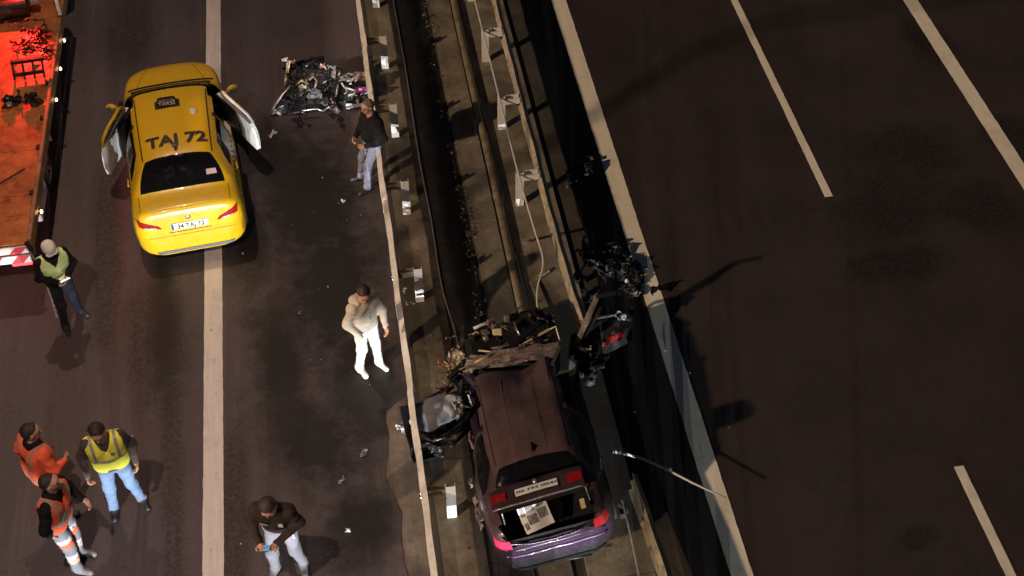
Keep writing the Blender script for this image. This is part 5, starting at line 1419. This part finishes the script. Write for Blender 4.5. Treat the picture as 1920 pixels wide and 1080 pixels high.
    if cap_mat:
        child('cap', [(h3((0, -.022, .075)), h3((0, .016, .075)), .093, .088, 0), (h3((0, -.03, .05)), h3((0, .02, .05)), .096, .09, 0)], .009, .02, [cap_mat], mod=lambda P, D: np.maximum(D, .045 - headlocal(P)[..., 2]))
        child('cap_peak', [(h3((-.045, .085, .052)), h3((.045, .085, .052)), .045, .045, 0)], .008, .01, [cap_mat], mod=lambda P, D: np.maximum(D, np.abs(headlocal(P)[..., 2] - .052) - .009))
    if vest:
        vm, bands, vh = vest
        vp = []
        for s in (-1, 1):
            vp.append((pel + hx * s * .075 + up * (vh + .03), ch_ + sx * s * .10 - up * .13, .142 * bulk, .145 * bulk, 0))
            vp.append((ch_ + sx * s * .05 - up * .06, ch_ + sx * s * .165 - up * .04, .108, .095, 0))
        vp.append((pel + up * .13 + fwd * .025, pel + up * .22 + fwd * .02, .148 * bulk, .14 * bulk, 0))
        def vmod(P, D):
            q = P - pel; z = q @ up; x = q @ sx; y = q @ fwd; zc = z - np.linalg.norm(ch_ - pel)
            D = D + .004 * np.sin(30 * z + 8 * x) * np.sin(20 * x)
            D = np.maximum(D, vh - z)                                            # hem
            D = np.maximum(D, np.abs(x) - .215)                                  # arm holes
            neck = .085 - np.sqrt(x * x + (y - .01) ** 2) ; D = np.maximum(D, np.minimum(neck, zc + .02))
            vneck = np.minimum(.0 + (zc + .16) * .45 - np.abs(x), y - .02); D = np.maximum(D, np.where(zc > -.16, vneck, -1))
            inner = D + .022
            return D
        def vreg(C):
            q = C - pel; z = q @ up; x = q @ sx; m = np.zeros(len(C), int)
            for (a, b_) in bands.get('h', ()): m[(z > a) & (z < b_)] = 1
            for (a, b_) in bands.get('v', ()): m[(np.abs(x) > a) & (np.abs(x) < b_) & (z > bands.get('vmin', .2))] = 1
            return m
        child('vest', vp, .0125, .04, [vm, 'reflective'], vreg, vmod)
    if extras: extras(root, child, pel, ch_, up, sx, fwd, hd, h3)
    return root

def phone(root, c, rot, mat, name='phone', label='', size=(.075, .15)):
    m = Matrix.Translation(root.location) @ root.rotation_euler.to_matrix().to_4x4() @ Matrix.Scale(root.scale[0], 4)
    b = MB(); b.box((0, 0, 0), (size[0], size[1], .009), bev=.003)
    ph = b.build(name, 'gloss_black'); ph.matrix_world = m @ Matrix.Translation(c) @ Euler(rot).to_matrix().to_4x4()
    tag(ph, label, 'phone')
    b = MB(); b.box((0, 0, .0058), (size[0] * .9, size[1] * .92, .0012)); s_ = b.build('screen', mat, ph)
    return ph

def decal_tube(root, name, mat, pts, rad):
    b = MB(); b.tube(pts, rad, 8); return b.build(name, mat, root, True)
def plaque(root, name, mat, c, size, rot):
    b = MB(); b.box(c, size, rot, bev=min(size) * .3); return b.build(name, mat, root)

# 1 officer with lime vest reading a phone
def ex1(root, child, pel, ch_, up, sx, fwd, hd, h3):
    for k in range(6):
        z = .80 - k * .085; plaque(root, 'trouser_tape', 'reflective_white', (.115 + .012 * k + .075, .0 + .03 * k, z), (.02, .06, .07), (0, R(-6), 0))
    decal_tube(root, 'belt', 'gloss_black', [(.165 * math.cos(a), .145 * math.sin(a) + .005, .99) for a in [k * math.pi / 10 for k in range(21)]], .022)
    plaque(root, 'belt_pouch', 'gloss_black', (.17, .05, .96), (.07, .10, .12), (0, 0, 0))
    child('collar', [((pel * 0 + ch_) - up * .02 - sx * .05, ch_ - up * .02 + sx * .05, .10, .10, 0)], .012, .02, ['black_cloth'])
p1_ = person('officer in lime high visibility vest and pale cap looking down at a lit phone', (at(138, 598)[0], at(138, 598)[1], 0), 150,
    dict(pelvis=(0, 0, .94), chest=(0, .05, 1.43), head=(0, .10, 1.62), elbow=((-.27, .06, 1.14), (.27, .06, 1.14)), wrist=((-.07, .30, 1.16), (.08, .31, 1.13)),
         knee=((-.10, .06, .50), (.12, .10, .50)), ankle=((-.14, -.06, .09), (.17, .10, .09)), toe=((-.35, 1, 0), (.25, 1, 0)), hem=.05, palm=((.3, .3, 1), (-.3, .3, 1)), curl=(.7, .7)),
    ['black_cloth', 'navy_cloth', 'dark_shoe'], hair='grey_hair', cap_mat='grey_cap', vest=('hv_lime', {'h': ((.17, .20),)}, .10), extras=ex1, head=(0, 35))
phone(p1_, (.0, .40, 1.20), (R(35), 0, 0), 'screen', label='bright lit phone in the hands of the officer in lime', size=(.14, .10))

# 2 man in black jacket resting on the left rail
person('man in black jacket and pale jeans leaning back against the left guardrail', (at(690, 338)[0] + .03, at(690, 338)[1] - .05, 0), 244,
    dict(pelvis=(0, -.13, .90), chest=(0, -.17, 1.38), head=(0, -.10, 1.59), elbow=((-.31, -.18, 1.10), (.30, -.16, 1.10)), wrist=((-.18, .10, .98), (.12, .12, .98)),
         knee=((-.11, .06, .49), (.12, .03, .49)), ankle=((-.16, .14, .09), (.15, .08, .09)), toe=((-.2, 1, 0), (.25, 1, 0)), hem=-.03, bulk=1.18, curl=(.8, .8)),
    ['black_cloth', 'pale_jeans', 'dark_shoe'], hair='grey_hair', head=(-6, 5), extras=lambda root, child, pel, ch_, up, sx, fwd, hd, h3: child('jacket_collar', [(ch_ - up * .01 - sx * .045, ch_ - up * .01 + sx * .045, .092, .092, 0), (ch_ + up * .03 - sx * .03, ch_ + up * .03 + sx * .03, .072, .072, 0)], .011, .03, ['black_cloth'], mod=lambda P, D: np.maximum(D, .07 - np.linalg.norm((P - ch_)[..., :2] - fwd[:2] * .03, axis=-1))))

# 3 man in cream
def ex3(root, child, pel, ch_, up, sx, fwd, hd, h3):
    child('hood', [(ch_ - sx * .09 - fwd * .07 + up * .02, ch_ + sx * .09 - fwd * .07 + up * .02, .07, .07, 0), (ch_ - sx * .10 + up * .03 + fwd * .02, ch_ - sx * .10 - fwd * .06 + up * .03, .045, .06, 0), (ch_ + sx * .10 + up * .03 + fwd * .02, ch_ + sx * .10 - fwd * .06 + up * .03, .045, .06, 0)], .012, .05, ['cream_cloth'])
    decal_tube(root, 'zip', 'hood_grey', [tuple(ch_ + fwd * .125 - up * .08), tuple(pel + fwd * .15 + up * .25)], .006)
person('man in cream tracksuit and white shoes walking on the left road', (at(694, 688)[0], at(694, 688)[1], 0), 146,
    dict(pelvis=(0, 0, .95), chest=(0, .02, 1.44), head=(.0, .07, 1.62), elbow=((-.25, .10, 1.15), (.29, -.01, 1.15)), wrist=((-.17, .26, .99), (.20, .16, .95)),
         knee=((-.10, .06, .51), (.11, .02, .51)), ankle=((-.13, .05, .09), (.15, -.05, .09)), toe=((.0, 1, 0), (.12, 1, 0)), hem=-.02, bulk=.97, pocket=(False, True)),
    ['cream_cloth', 'white_cloth', 'white_shoe'], hair='brown_hair', extras=ex3, head=(30, 30), tall=1.03)

# 4 orange vest, seen from behind
def ex4(root, child, pel, ch_, up, sx, fwd, hd, h3):
    c = pel + up * .36 - fwd * .163
    tv, tf = text_mesh('112', .09, .01); b = MB()
    b.add([tuple(c + sx * (-x) * -1 + up * y) for x, y in tv], tf)
    child('collar', [(ch_ - up * .01 - sx * .04, ch_ - up * .01 + sx * .04, .10, .10, 0)], .012, .02, ['black_cloth'])
    for k, (dx, dz, w_, hh) in enumerate(((-.05, .02, .09, .02), (-.02, -.03, .07, .018), (.03, .0, .02, .09), (.07, -.02, .06, .02))):
        q = c + sx * dx + up * dz; plaque(root, 'back_print', 'ink', tuple(q), (w_, .012, hh), (0, R(12), 0))
person('worker in orange vest seen from behind at the left edge', (at(82, 972)[0] + .22, at(82, 972)[1] + .04, 0), 52,
    dict(pelvis=(0, 0, .94), chest=(0, .05, 1.43), head=(.0, .09, 1.62), elbow=((-.31, -.02, 1.15), (.30, .06, 1.15)), wrist=((-.24, .18, 1.02), (.2, .24, 1.08)),
         knee=((-.10, .04, .50), (.11, .03, .50)), ankle=((-.12, -.02, .09), (.14, -.03, .09)), toe=((-.15, 1, 0), (.2, 1, 0)), hem=-.02, bulk=1.12),
    ['hv_orange', 'pale_jeans', 'dark_shoe'], hair='brown_hair', vest=('hv_orange', {'h': ((.02, .07),), 'v': ((.12, .155),)}, -.04), extras=ex4, head=(25, 5), tall=1.08)

# 5 orange vest, striped trousers
def ex5(root, child, pel, ch_, up, sx, fwd, hd, h3):
    child('collar', [(ch_ - up * .01 - sx * .04, ch_ - up * .01 + sx * .04, .095, .095, 0)], .012, .02, ['black_cloth'])
    for s in (-1, 1):
        hp_, kn_, an_ = Vector((s * .088, 0, .89)), Vector((s * (.09 if s < 0 else .11), .04 if s < 0 else .07, .50)), Vector((-.09 if s < 0 else .12, 0 if s < 0 else .06, .09))
        lp_ = lambda z: hp_.lerp(kn_, (.89 - z) / .39) if z > .5 else kn_.lerp(an_, (.5 - z) / .41)
        for z, m_ in ((.67, 'reflective_white'), (.585, 'hv_orange'), (.36, 'reflective_white'), (.27, 'peach')):
            rad = (.100 + (.070 - .100) * (.89 - z) / .39 if z > .5 else .069 - .013 * (.5 - z) / .41) + .009
            decal_tube(root, 'trouser_band', m_, [lp_(z + .035), lp_(z - .035)], rad)
    plaque(root, 'chest_print', 'ink', tuple(ch_ - up * .26 + fwd * .158 - sx * .09), (.10, .012, .04), (R(-5), 0, 0))
    plaque(root, 'chest_patch', 'reflective', tuple(ch_ - up * .28 + fwd * .158 + sx * .08), (.12, .010, .10), (R(-5), 0, 0))
person('bearded worker in orange vest and striped grey trousers facing right', (at(146, 1052)[0], at(146, 1052)[1], 0), 108,
    dict(pelvis=(0, 0, .94), chest=(0, .07, 1.43), head=(-.01, .12, 1.62), elbow=((-.29, .06, 1.15), (.30, .04, 1.14)), wrist=((-.22, .24, 1.04), (.22, .0, .92)),
         knee=((-.09, .04, .50), (.11, .07, .50)), ankle=((-.09, .0, .09), (.12, .06, .09)), toe=((-.1, 1, 0), (.15, 1, 0)), hem=-.02, bulk=.98),
    ['black_cloth', 'work_grey', 'grey_shoe'], hair='brown_hair', beard=True, vest=('hv_orange', {'h': ((.10, .15),), 'v': ((.11, .16),), 'vmin': .15}, -.05), extras=ex5, head=(-12, -14), tall=1.12)

# 6 yellow vest
def ex6(root, child, pel, ch_, up, sx, fwd, hd, h3):
    plaque(root, 'chest_badge', 'reflective', tuple(ch_ - up * .15 + fwd * .146 - sx * .07), (.05, .012, .05), (R(-8), 0, 0))
    for s in (-1, 1): decal_tube(root, 'turned_cuff', 'pale_jeans', [(s * .16, .0 + (.03 if s > 0 else 0), .17), (s * .165, .0, .12)], .062)
person('man in yellow vest and blue jeans facing the bridge', (at(242, 948)[0], at(242, 948)[1], 0), 170,
    dict(pelvis=(0, 0, .95), chest=(.0, .03, 1.44), head=(.02, .08, 1.62), elbow=((-.28, -.03, 1.15), (.29, -.02, 1.15)), wrist=((-.27, .08, .93), (.30, .10, .93)),
         knee=((-.13, .05, .51), (.13, .04, .51)), ankle=((-.17, -.02, .09), (.17, .01, .09)), toe=((-.3, 1, 0), (.1, 1, 0)), hem=-.02, bulk=.98, curl=(.6, .9)),
    ['grey_sleeve', 'jeans', 'dark_shoe'], hair='brown_hair', vest=('hv_yellow', {'h': ((.20, .245),), 'v': ((.12, .155),), 'vmin': .22}, -.02), extras=ex6, head=(8, 26), tall=1.1)

# 7 officer in dark jacket with phone
def ex7(root, child, pel, ch_, up, sx, fwd, hd, h3):
    plaque(root, 'breast_badge', 'reflective_white', tuple(ch_ - up * .17 + fwd * .134 - sx * .09), (.055, .012, .075), (R(-8), 0, 0))
    plaque(root, 'breast_print', 'reflective', tuple(ch_ - up * .16 + fwd * .134 + sx * .10), (.09, .012, .02), (R(-8), R(-20), 0))
    plaque(root, 'belt_keys', 'reflective_white', (-.17, .06, .88), (.02, .05, .16), (0, R(8), 0))
p7_ = person('officer in dark brown jacket and light grey trousers typing on a phone', (at(542, 1066)[0], at(542, 1066)[1], 0), 192,
    dict(pelvis=(0, -.04, .93), chest=(0, .08, 1.41), head=(.0, .17, 1.58), elbow=((-.28, .06, 1.13), (.28, .08, 1.13)), wrist=((-.06, .33, 1.10), (.12, .35, 1.12)),
         knee=((-.14, .04, .50), (.12, .09, .49)), ankle=((-.17, -.06, .09), (.15, .02, .09)), toe=((-.25, 1, 0), (.25, 1, 0)), hem=.06, bulk=.95, palm=((.3, .3, 1), (-.3, .3, 1)), curl=(.8, .8)),
    ['brown_cloth', 'grey_trousers', 'grey_shoe'], hair='brown_hair', extras=ex7, head=(0, 38), tall=1.1)
phone(p7_, (.03, .43, 1.15), (R(30), 0, 0), 'bluescreen', label='small phone with blue screen held by the officer in the dark jacket')
